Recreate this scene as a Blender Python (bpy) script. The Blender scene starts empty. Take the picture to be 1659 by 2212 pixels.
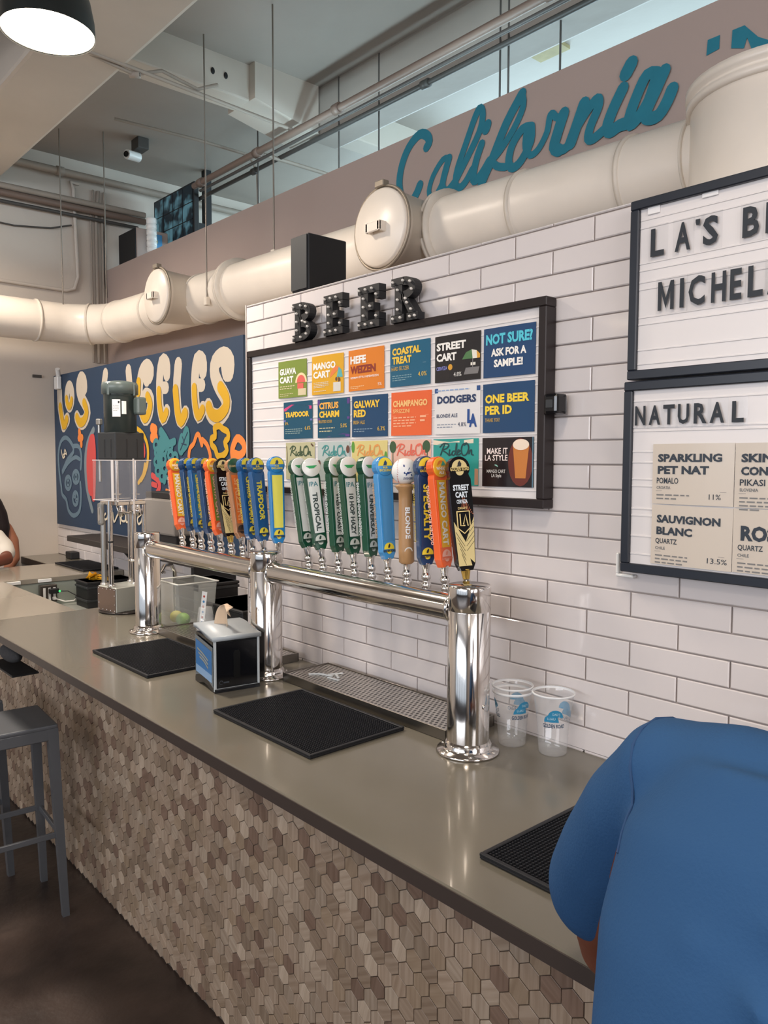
import bpy, bmesh, math, random
from mathutils import Vector, Matrix
random.seed(7)
S = bpy.context.scene
COL = S.collection

# ---------------------------------------------------------------- camera
cd = bpy.data.cameras.new('camera'); cam = bpy.data.objects.new('camera', cd); COL.objects.link(cam)
cd.sensor_fit = 'HORIZONTAL'; cd.sensor_width = 36.0; cd.lens = 36.6727; cd.clip_start = 0.02; cd.clip_end = 80
CAMR = Matrix(((0.665746, -0.051974, 0.744367), (0.746173, 0.042369, -0.664403), (0.002993, 0.997749, 0.066988)))
CAMP = Vector((0.0, -1.6, 1.77624))
cam.matrix_world = Matrix.Translation(CAMP) @ CAMR.to_4x4()
S.camera = cam
# ---------------------------------------------------------------- world, view
w = bpy.data.worlds.new('world'); S.world = w; w.use_nodes = True
w.node_tree.nodes['Background'].inputs[0].default_value = (0.75, 0.86, 1.0, 1)
w.node_tree.nodes['Background'].inputs[1].default_value = 0.9
S.view_settings.view_transform = 'Standard'; S.view_settings.look = 'None'
S.view_settings.gamma = 1.0; S.view_settings.use_curve_mapping = False
S.view_settings.exposure = 0.0
# ---------------------------------------------------------------- large area lights (clerestory daylight, plus two added unseen fills)
def area(name, loc, rot, sx, sy, power, col, shape='RECTANGLE'):
    l = bpy.data.lights.new(name, 'AREA'); l.shape = shape; l.size = sx
    if shape == 'RECTANGLE': l.size_y = sy
    l.energy = power; l.color = col
    o = bpy.data.objects.new(name, l); COL.objects.link(o); o.location = loc; o.rotation_euler = rot
    return o
R90 = math.pi/2
area('added_rear_fill', (-0.8, -7.9, 2.75), (R90, 0, 0), 6.5, 1.2, 225, (0.90, 0.93, 1.0))  # unseen fill behind the viewer, added to brighten the upper wall tiles
area('clerestory_daylight', (-2.2, 3.1, 3.35), (-R90-0.35, 0, 0), 6.5, 0.8, 125, (0.62, 0.88, 1.0))
area('added_side_fill', (3.9, -2.6, 2.7), (0, R90+.12, 0), 2.2, 3.5, 120, (0.97, 0.96, 1.0))  # added fill before a closed wall, brightens the right-hand tiles
PENDANT_POWER = 11

# ---------------------------------------------------------------- materials
def lin(c): return c/12.92 if c <= 0.04045 else ((c+0.055)/1.055)**2.4
def rgb(h):
    h = h.lstrip('#'); return tuple(lin(int(h[i:i+2], 16)/255) for i in (0, 2, 4))+(1,)
MATS = {}
def mat(name, hexc, rough=0.5, metal=0.0, var=0.0, scale=8.0, bump=0.0, bscale=60.0, spec=0.5, coat=0.0, emit=0.0, stretch=None, col2=None, detail=4):
    if name in MATS: return MATS[name]
    m = bpy.data.materials.new(name); m.use_nodes = True; nt = m.node_tree; b = nt.nodes['Principled BSDF']
    c = rgb(hexc); b.inputs['Base Color'].default_value = c; m.diffuse_color = c
    b.inputs['Roughness'].default_value = rough; b.inputs['Metallic'].default_value = metal
    b.inputs['Specular IOR Level'].default_value = spec; b.inputs['Coat Weight'].default_value = coat
    b.inputs['Coat Roughness'].default_value = 0.05
    if emit: b.inputs['Emission Color'].default_value = c; b.inputs['Emission Strength'].default_value = emit
    if var or bump:
        tc = nt.nodes.new('ShaderNodeTexCoord'); mp = nt.nodes.new('ShaderNodeMapping')
        nt.links.new(tc.outputs['Object'], mp.inputs[0])
        if stretch: mp.inputs['Scale'].default_value = stretch
    if var:
        n = nt.nodes.new('ShaderNodeTexNoise'); n.inputs['Scale'].default_value = scale; n.inputs['Detail'].default_value = detail
        nt.links.new(mp.outputs[0], n.inputs['Vector'])
        r = nt.nodes.new('ShaderNodeValToRGB'); r.color_ramp.elements[0].position = 0.3; r.color_ramp.elements[1].position = 0.7
        d = rgb(col2) if col2 else tuple(max(0, x*(1-var)) for x in c[:3])+(1,)
        r.color_ramp.elements[0].color = d; r.color_ramp.elements[1].color = c
        nt.links.new(n.outputs['Fac'], r.inputs['Fac']); nt.links.new(r.outputs['Color'], b.inputs['Base Color'])
    if bump:
        n2 = nt.nodes.new('ShaderNodeTexNoise'); n2.inputs['Scale'].default_value = bscale; n2.inputs['Detail'].default_value = 3
        nt.links.new(mp.outputs[0], n2.inputs['Vector'])
        bp = nt.nodes.new('ShaderNodeBump'); bp.inputs['Strength'].default_value = bump; bp.inputs['Distance'].default_value = 0.01
        nt.links.new(n2.outputs['Fac'], bp.inputs['Height']); nt.links.new(bp.outputs['Normal'], b.inputs['Normal'])
    MATS[name] = m; return m
def clear_mat(name, hexc, alpha, rough=0.05):
    m = bpy.data.materials.new(name); m.use_nodes = True; nt = m.node_tree; nt.nodes.remove(nt.nodes['Principled BSDF'])
    out = nt.nodes['Material Output']; t = nt.nodes.new('ShaderNodeBsdfTransparent'); g = nt.nodes.new('ShaderNodeBsdfGlossy')
    d = nt.nodes.new('ShaderNodeBsdfDiffuse'); d.inputs[0].default_value = rgb(hexc)
    g.inputs['Roughness'].default_value = rough
    lw = nt.nodes.new('ShaderNodeLayerWeight'); lw.inputs[0].default_value = 0.5; pw = nt.nodes.new('ShaderNodeMath'); pw.operation = 'POWER'; pw.inputs[1].default_value = 4.0; nt.links.new(lw.outputs['Facing'], pw.inputs[0]); fr = nt.nodes.new('ShaderNodeMath'); fr.operation = 'MULTIPLY_ADD'; fr.inputs[1].default_value = 0.55; fr.inputs[2].default_value = 0.035; nt.links.new(pw.outputs[0], fr.inputs[0])
    a = nt.nodes.new('ShaderNodeMixShader'); a.inputs[0].default_value = alpha
    nt.links.new(t.outputs[0], a.inputs[1]); nt.links.new(d.outputs[0], a.inputs[2])
    b = nt.nodes.new('ShaderNodeMixShader'); nt.links.new(fr.outputs[0], b.inputs[0])
    nt.links.new(a.outputs[0], b.inputs[1]); nt.links.new(g.outputs[0], b.inputs[2]); nt.links.new(b.outputs[0], out.inputs[0])
    MATS[name] = m; return m

WALLPAINT = mat('white_painted_wall', '#d3c9be', 0.75, var=0.06, scale=1.5, bump=0.25, bscale=9)
CEILP = mat('ceiling_paint', '#a89f96', 0.55, var=0.22, scale=0.9, bump=0.35, bscale=5)
BEAMP = mat('beam_paint', '#cdc4b8', 0.7, var=0.1, scale=2, bump=0.3, bscale=6)
MAUVE = mat('mauve_paint', '#b3a097', 0.8, var=0.05, scale=2)
TEALP = mat('teal_paint', '#1f7d92', 0.7, var=0.12, scale=14)
TILE = mat('white_glazed_tile', '#dcd4d2', 0.12, var=0.05, scale=2.2, coat=0.3, bump=0.05, bscale=14)
GROUT = mat('grey_grout', '#a89c95', 0.9)
DUCTP = mat('cream_duct_paint', '#efe4d6', 0.35, var=0.08, scale=4)
DUCTR = mat('duct_flange_paint', '#e2d7c8', 0.45, var=0.15, scale=10)
CHROME = mat('polished_steel', '#dcd7d2', 0.11, 1.0)
CHROME2 = mat('chrome_ferrule', '#dedcda', 0.12, 1.0)
STEEL = mat('brushed_steel', '#a9a7a2', 0.32, 1.0, bump=0.05, bscale=80, stretch=(1, 1, 12))
SATIN = mat('satin_sheet_steel', '#b9bcb6', 0.45, 0.6)
WORKTOP = mat('grey_quartz_worktop', '#6f6a5f', 0.2, var=0.07, scale=5, coat=0.15, detail=8)
WORKTOP_L = mat('light_quartz_slab', '#938b7e', 0.2, var=0.05, scale=5, coat=0.2)
FLOORM = mat('stained_concrete', '#4a3d37', 0.35, var=0.5, scale=3.2, bump=0.25, bscale=20, col2='#231d1b', detail=10)
BLACK = mat('matte_black', '#18181b', 0.55)
BLACKG = mat('gloss_black', '#0d0e12', 0.12)
RUBBER = mat('black_rubber', '#0b0e15', 0.5)
FRAMEB = mat('dark_bronze_frame', '#241b1b', 0.35, 0.2)
FRAMEN = mat('navy_black_frame', '#1d222c', 0.35)
BOARDW = mat('white_letter_board', '#e2dcda', 0.3)
WHITE = mat('white_plastic', '#ecebe8', 0.3)
PRINTW = mat('white_ink', '#f4f2ee', 0.5)
PRINTK = mat('black_ink', '#1c222a', 0.5)
GREYM = mat('stool_grey_paint', '#63666b', 0.4, 0.3, var=0.1, scale=8)
MOTOR = mat('motor_grey_enamel', '#3f4744', 0.28)
DARKP = mat('dark_grey_plastic', '#2a2d30', 0.5)
PIPEM = mat('painted_pipe', '#a3978b', 0.55, var=0.1, scale=6)
PIPED = mat('dark_conduit', '#4b4744', 0.5)
PIPEB = mat('brown_sprinkler_pipe', '#7a675c', 0.5)
SHIRT = mat('blue_jersey', '#2b4f78', 0.85, bump=0.12, bscale=300, spec=0.2)
SHIRTS = mat('blue_seam', '#22426a', 0.9)
TSHIRT = mat('white_cotton', '#d9d2c6', 0.9)
SKIN = mat('brown_skin', '#6b3a28', 0.5)
SKIN2 = mat('tan_skin', '#a0674c', 0.5)
HAIR = mat('dark_brown_hair', '#1e1110', 0.6, bump=0.3, bscale=90, stretch=(3, 3, 0.3))
DENIM = mat('dark_denim', '#20242e', 0.9)
CLEARP = clear_mat('clear_acrylic', '#e8e8ee', 0.02)
CUPM = clear_mat('clear_cup_plastic', '#f2f4f6', 0.12)
CUPR = clear_mat('frosted_rim_plastic', '#f4f6f8', 0.7)
TUBM = clear_mat('hazy_tub_plastic', '#dfe2dd', 0.26, 0.2)

# ---------------------------------------------------------------- mesh building
def frame_from(d):
    d = Vector(d).normalized(); a = Vector((0, 0, 1)) if abs(d.z) < 0.95 else Vector((1, 0, 0))
    u = d.cross(a).normalized(); return u, d.cross(u).normalized()
class MB:
    def __init__(s): s.v = []; s.f = []; s.sm = []
    def add(s, vs, fs, smooth=False):
        n = len(s.v); s.v += [tuple(p) for p in vs]; s.f += [tuple(i+n for i in f) for f in fs]; s.sm += [smooth]*len(fs); return s
    def box(s, a, b, bev=0.0, M=None):
        bm = bmesh.new(); bmesh.ops.create_cube(bm, size=1)
        c = [(a[i]+b[i])/2 for i in range(3)]; d = [abs(b[i]-a[i]) for i in range(3)]
        for v in bm.verts: v.co = Vector((v.co[i]*d[i]+c[i] for i in range(3)))
        if bev: bmesh.ops.bevel(bm, geom=bm.edges[:], offset=bev, segments=2 if bev > 0.004 else 1, affect='EDGES', profile=0.6)
        if M is not None: bmesh.ops.transform(bm, matrix=M, verts=bm.verts)
        bm.verts.index_update()
        s.add([v.co[:] for v in bm.verts], [[v.index for v in f.verts] for f in bm.faces]); bm.free(); return s
    def prism(s, poly, P, depth, smooth=False):
        # poly: list of (u,v); P(u,v,n)->point ; extruded n 0..depth (front at depth)
        n = len(poly); vs = [P(u, v, 0) for u, v in poly]+[P(u, v, depth) for u, v in poly]
        fs = [list(range(n))[::-1], list(range(n, 2*n))]+[[i, (i+1) % n, n+(i+1) % n, n+i] for i in range(n)]
        return s.add(vs, fs, smooth)
    def lathe(s, prof, o=(0, 0, 0), ax=(0, 0, 1), n=32, cap=True):
        o = Vector(o); d = Vector(ax).normalized(); u, v = frame_from(d); vs = []; fs = []
        for r, h in prof:
            for k in range(n):
                t = 2*math.pi*k/n; vs.append(o+d*h+(u*math.cos(t)+v*math.sin(t))*r)
        for i in range(len(prof)-1):
            for k in range(n): a = i*n+k; b = i*n+(k+1) % n; fs.append((a, b, b+n, a+n))
        s.add(vs, fs, True)
        if cap:
            for i, fl in ((0, True), (len(prof)-1, False)):
                if prof[i][0] > 1e-6:
                    idx = [i*n+k for k in range(n)]; s.add([vs[j] for j in idx], [list(range(n))[::(-1 if fl else 1)]])
        return s
    def cyl(s, a, b, r, r2=None, n=16):
        a = Vector(a); b = Vector(b); return s.lathe([(r, 0), (r if r2 is None else r2, (b-a).length)], a, b-a, n)
    def tube(s, pts, r, n=8, closed=False):
        pts = [Vector(p) for p in pts]; N = len(pts); vs = []; fs = []; rr = r if isinstance(r, (list, tuple)) else [r]*N
        prev = None
        for i, p in enumerate(pts):
            if closed: d = pts[(i+1) % N]-pts[i-1]
            else: d = pts[min(i+1, N-1)]-pts[max(i-1, 0)]
            d.normalize()
            if prev is None: u, _ = frame_from(d)
            else: u = (prev-d*prev.dot(d)).normalized()
            prev = u; v = d.cross(u)
            for k in range(n): t = 2*math.pi*k/n; vs.append(p+(u*math.cos(t)+v*math.sin(t))*rr[i])
        for i in range(N if closed else N-1):
            j = (i+1) % N
            for k in range(n): fs.append((i*n+k, i*n+(k+1) % n, j*n+(k+1) % n, j*n+k))
        s.add(vs, fs, True)
        if not closed: s.add([vs[k] for k in range(n)], [list(range(n))[::-1]]); s.add([vs[(N-1)*n+k] for k in range(n)], [list(range(n))])
        return s
    def ball(s, c, r, sc=(1, 1, 1), n=12, M=None):
        bm = bmesh.new(); bmesh.ops.create_uvsphere(bm, u_segments=n*2, v_segments=n, radius=r)
        for v in bm.verts: v.co = Vector((v.co[i]*sc[i] for i in range(3)))
        if M is not None: bmesh.ops.transform(bm, matrix=M, verts=bm.verts)
        for v in bm.verts: v.co += Vector(c)
        bm.verts.index_update(); s.add([v.co[:] for v in bm.verts], [[v.index for v in f.verts] for f in bm.faces], True); bm.free(); return s
    def mesh(s, name, m):
        me = bpy.data.meshes.new(name); me.from_pydata([tuple(p) for p in s.v], [], s.f); me.polygons.foreach_set('use_smooth', s.sm)
        if m: me.materials.append(m)
        me.update(); return me
    def build(s, name, m, parent=None, fix=True, **kw):
        me = s.mesh(name, m)
        if fix:
            bm = bmesh.new(); bm.from_mesh(me); bmesh.ops.recalc_face_normals(bm, faces=bm.faces); bm.to_mesh(me); bm.free()
        return link(name, me, parent, **kw)
def link(name, me, parent=None, **kw):
    o = bpy.data.objects.new(name, me); COL.objects.link(o)
    if parent is not None: o.parent = parent
    for k, v in kw.items(): o[k] = v
    return o
def tag(o, label, cat, group=None, kind=None):
    o['label'] = label; o['category'] = cat
    if group: o['group'] = group
    if kind: o['kind'] = kind
    return o
def empty(name, label, cat, loc=(0, 0, 0), rot=(0, 0, 0), group=None):
    o = bpy.data.objects.new(name, None); COL.objects.link(o); o.location = loc; o.rotation_euler = rot; o.empty_display_size = 0.05
    return tag(o, label, cat, group)
def struct(o): o['kind'] = 'structure'; return o
# planes: map (u,v,n) -> 3D
def plane(O, U, V):
    O = Vector(O); U = Vector(U); V = Vector(V); N = U.cross(V).normalized()
    return lambda u, v, n=0.0: O+U*u+V*v+N*n
def wallp(y, x0=0.0, z0=0.0): return plane((x0, y, z0), (1, 0, 0), (0, 0, 1))   # facing -Y
# text
TC = {}
def text_geo(s, bold=0.0, shear=0.0):
    k = (s, bold, shear)
    if k in TC: return TC[k]
    c = bpy.data.curves.new('text', 'FONT'); c.body = s; c.offset = bold; c.resolution_u = 2; c.shear = shear
    o = bpy.data.objects.new('text_tmp', c); me = bpy.data.meshes.new_from_object(o)
    vs = [(v.co.x, v.co.y) for v in me.vertices]; fs = [tuple(p.vertices) for p in me.polygons]
    bpy.data.objects.remove(o); bpy.data.curves.remove(c); bpy.data.meshes.remove(me)
    if not vs: TC[k] = ([], [], 1, 1); return TC[k]
    x0 = min(v[0] for v in vs); x1 = max(v[0] for v in vs); y0 = min(v[1] for v in vs); y1 = max(v[1] for v in vs)
    vs = [((x-x0)/(x1-x0), (y-y0)/(y1-y0)) for x, y in vs]
    TC[k] = (vs, fs, x1-x0, y1-y0); return TC[k]
def text(mb, s, P, u, v, w=None, h=0.01, n=0.0006, bold=0.03, shear=0.0, align='l', rot=0):
    vs, fs, tw, th = text_geo(s, bold, shear)
    if w is None: w = h*tw/th
    if rot == 0:
        if align == 'c': u -= w/2
        elif align == 'r': u -= w
        pts = [P(u+x*w, v+y*h, n) for x, y in vs]
    else:   # reading downwards: text x -> -v, text y -> +u
        pts = [P(u+y*h, v-x*w, n) for x, y in vs] if rot < 0 else [P(u-y*h, v+x*w, n) for x, y in vs]
    mb.add(pts, fs)
def stroke(mb, pts, r, P, n=0.0006, closed=False, sub=3):
    # flat ribbon with round ends along a smoothed path, on plane P
    p = [Vector(q) for q in pts]
    if sub > 1 and len(p) > 2:
        q = []
        for i in range(len(p)-1):
            a = p[max(i-1, 0)]; b = p[i]; c = p[i+1]; d = p[min(i+2, len(p)-1)]
            for k in range(sub):
                t = k/sub; q.append(0.5*((2*b)+(c-a)*t+(2*a-5*b+4*c-d)*t*t+(3*b-a-3*c+d)*t**3))
        q.append(p[-1]); p = q
    vs = []; fs = []
    for i, a in enumerate(p):
        d = p[min(i+1, len(p)-1)]-p[max(i-1, 0)]
        if d.length < 1e-9: d = Vector((1, 0))
        d.normalize(); m = Vector((-d.y, d.x))*r
        vs += [P(a.x+m.x, a.y+m.y, n+i*4e-6), P(a.x-m.x, a.y-m.y, n+i*4e-6)]
    for i in range(len(p)-1): fs.append((2*i, 2*i+1, 2*i+3, 2*i+2))
    mb.add(vs, fs)
    for ci, c in enumerate((p[0], p[-1])):
        mb.add([P(c.x+r*math.cos(t*math.pi/5), c.y+r*math.sin(t*math.pi/5), n-0.00005-ci*0.00003) for t in range(10)], [tuple(range(10))])
def disc(mb, P, cu, cv, r, n=0.0006, a0=0, a1=360, k=20, ry=None):
    ry = ry or r; full = a1-a0 >= 360
    pts = [P(cu+r*math.cos(math.radians(a0+(a1-a0)*i/k)), cv+ry*math.sin(math.radians(a0+(a1-a0)*i/k)), n) for i in range(k if full else k+1)]
    mb.add(pts, [tuple(range(len(pts)))])
def quad(mb, P, u0, v0, u1, v1, n=0.0006): mb.add([P(u0, v0, n), P(u1, v0, n), P(u1, v1, n), P(u0, v1, n)], [(0, 1, 2, 3)])
def scribble(mb, P, u, v, w, lines, h, gap, n=0.0006, seed=0):
    rr = random.Random(seed)
    for k in range(lines):
        x = u; end = u+w*(1 if k < lines-1 else rr.uniform(.45, .9))
        while x < end:
            ww = rr.uniform(1.2, 3.5)*h; ww = min(ww, end-x); quad(mb, P, x, v-k*(h+gap), x+ww, v-k*(h+gap)+h*.75, n); x += ww+h*.7
def clusters(strokes):
    # strokes: (radius, points) -> lists of strokes that touch one another
    g = [[s] for s in strokes]
    def touch(a, b):
        return any((Vector(p)-Vector(q)).length < (a[0]+b[0])*1.15 for p in dense(a[1]) for q in dense(b[1]))
    def dense(pts):
        o = []
        for a, b in zip(pts, pts[1:]): o += [(a[0]+(b[0]-a[0])*k/3, a[1]+(b[1]-a[1])*k/3) for k in range(3)]
        return o+[pts[-1]]
    ch = True
    while ch:
        ch = False
        for i in range(len(g)):
            for j in range(i+1, len(g)):
                if any(touch(a, b) for a in g[i] for b in g[j]): g[i] += g[j]; del g[j]; ch = True; break
            if ch: break
    return g
def ink(name, hexc): return mat(name, hexc, 0.5)
def remesh(mb, name, m, voxel, it=6, parent=None):
    o = mb.build(name, m, None); md = o.modifiers.new('r', 'REMESH'); md.mode = 'VOXEL'; md.voxel_size = voxel; md.use_smooth_shade = True
    ms = o.modifiers.new('s', 'SMOOTH'); ms.factor = 0.6; ms.iterations = it
    bpy.context.view_layer.update()
    me = bpy.data.meshes.new_from_object(o.evaluated_get(bpy.context.evaluated_depsgraph_get()))
    bpy.data.objects.remove(o); me.name = name
    me.polygons.foreach_set('use_smooth', [True]*len(me.polygons))
    return link(name, me, parent)
def proj(p):
    q = CAMR.transposed() @ (Vector(p)-CAMP)
    return (829.5-q.x/q.z*1690, 1106+q.y/q.z*1690) if q.z < -0.05 else (1e6, 1e6)
CAL=[(0.03,[(-2.484,3.127),(-2.467,3.147),(-2.485,3.178),(-2.531,3.194),(-2.595,3.159),(-2.638,3.098),(-2.656,3.03),(-2.648,2.969),(-2.615,2.928),(-2.572,2.925),(-2.542,2.95),(-2.524,2.978)]),(0.02,[(-2.349,3.044),(-2.386,3.047),(-2.442,2.996),(-2.467,2.939),(-2.451,2.908),(-2.416,2.919),(-2.372,2.978),(-2.349,3.044)]),(0.026,[(-2.349,3.044),(-2.379,2.972),(-2.384,2.932),(-2.357,2.911),(-2.309,2.941)]),(0.024,[(-2.309,2.941),(-2.244,3.018),(-2.181,3.1),(-2.163,3.159),(-2.176,3.193),(-2.201,3.171),(-2.254,3.074),(-2.3,2.986),(-2.309,2.927),(-2.285,2.907),(-2.252,2.923),(-2.216,2.963)]),(0.03,[(-2.146,3.099),(-2.137,3.116)]),(0.026,[(-2.167,3.049),(-2.196,2.991),(-2.211,2.929),(-2.197,2.912),(-2.161,2.936),(-2.126,2.972)]),(0.03,[(-1.964,3.178),(-2.04,3.09),(-2.106,2.981),(-2.158,2.903),(-2.175,2.861)]),(0.022,[(-1.964,3.178),(-1.958,3.127),(-2.002,3.059),(-2.068,2.996),(-2.106,2.968),(-2.084,2.939),(-2.041,2.924)]),(0.026,[(-1.917,3.04),(-1.961,3.044),(-2.009,2.998),(-2.025,2.939),(-2.003,2.911),(-1.963,2.928),(-1.92,2.985),(-1.917,3.04)]),(0.02,[(-1.941,3.022),(-1.944,2.973),(-1.919,2.935),(-1.88,2.949),(-1.843,2.999),(-1.832,3.05),(-1.82,3.058),(-1.798,3.036),(-1.762,3.046)]),(0.034,[(-1.769,3.042),(-1.794,2.984),(-1.81,2.935),(-1.788,2.916)]),(0.026,[(-1.788,2.916),(-1.752,2.918),(-1.724,2.969),(-1.68,3.045)]),(0.034,[(-1.682,3.049),(-1.714,2.977),(-1.737,2.926)]),(0.026,[(-1.724,2.957),(-1.676,3.012),(-1.635,3.045),(-1.621,3.041),(-1.624,3.013),(-1.654,2.959),(-1.661,2.921),(-1.639,2.914),(-1.599,2.931)]),(0.032,[(-1.526,3.048),(-1.564,2.988),(-1.585,2.938),(-1.572,2.917),(-1.539,2.927),(-1.507,2.926)]),(0.036,[(-1.516,3.092),(-1.496,3.12)]),(0.03,[(-1.399,3.053),(-1.436,3.061),(-1.471,3.008),(-1.498,2.945),(-1.494,2.916),(-1.463,2.934),(-1.427,2.977),(-1.399,3.048)]),(0.032,[(-1.373,3.052),(-1.41,2.987),(-1.437,2.937),(-1.426,2.916),(-1.39,2.916),(-1.361,2.95),(-1.344,2.984)])]
CALP=[[(-1.231,3.096),(-1.192,3.096),(-1.193,3.055),(-1.234,3.049)],[(-1.153,3.095),(-1.116,3.095),(-1.074,3.045),(-1.025,3.012),(-1.024,2.993),(-1.093,3.018),(-1.107,3.055),(-1.116,3.027),(-1.155,3.042)]]
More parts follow.
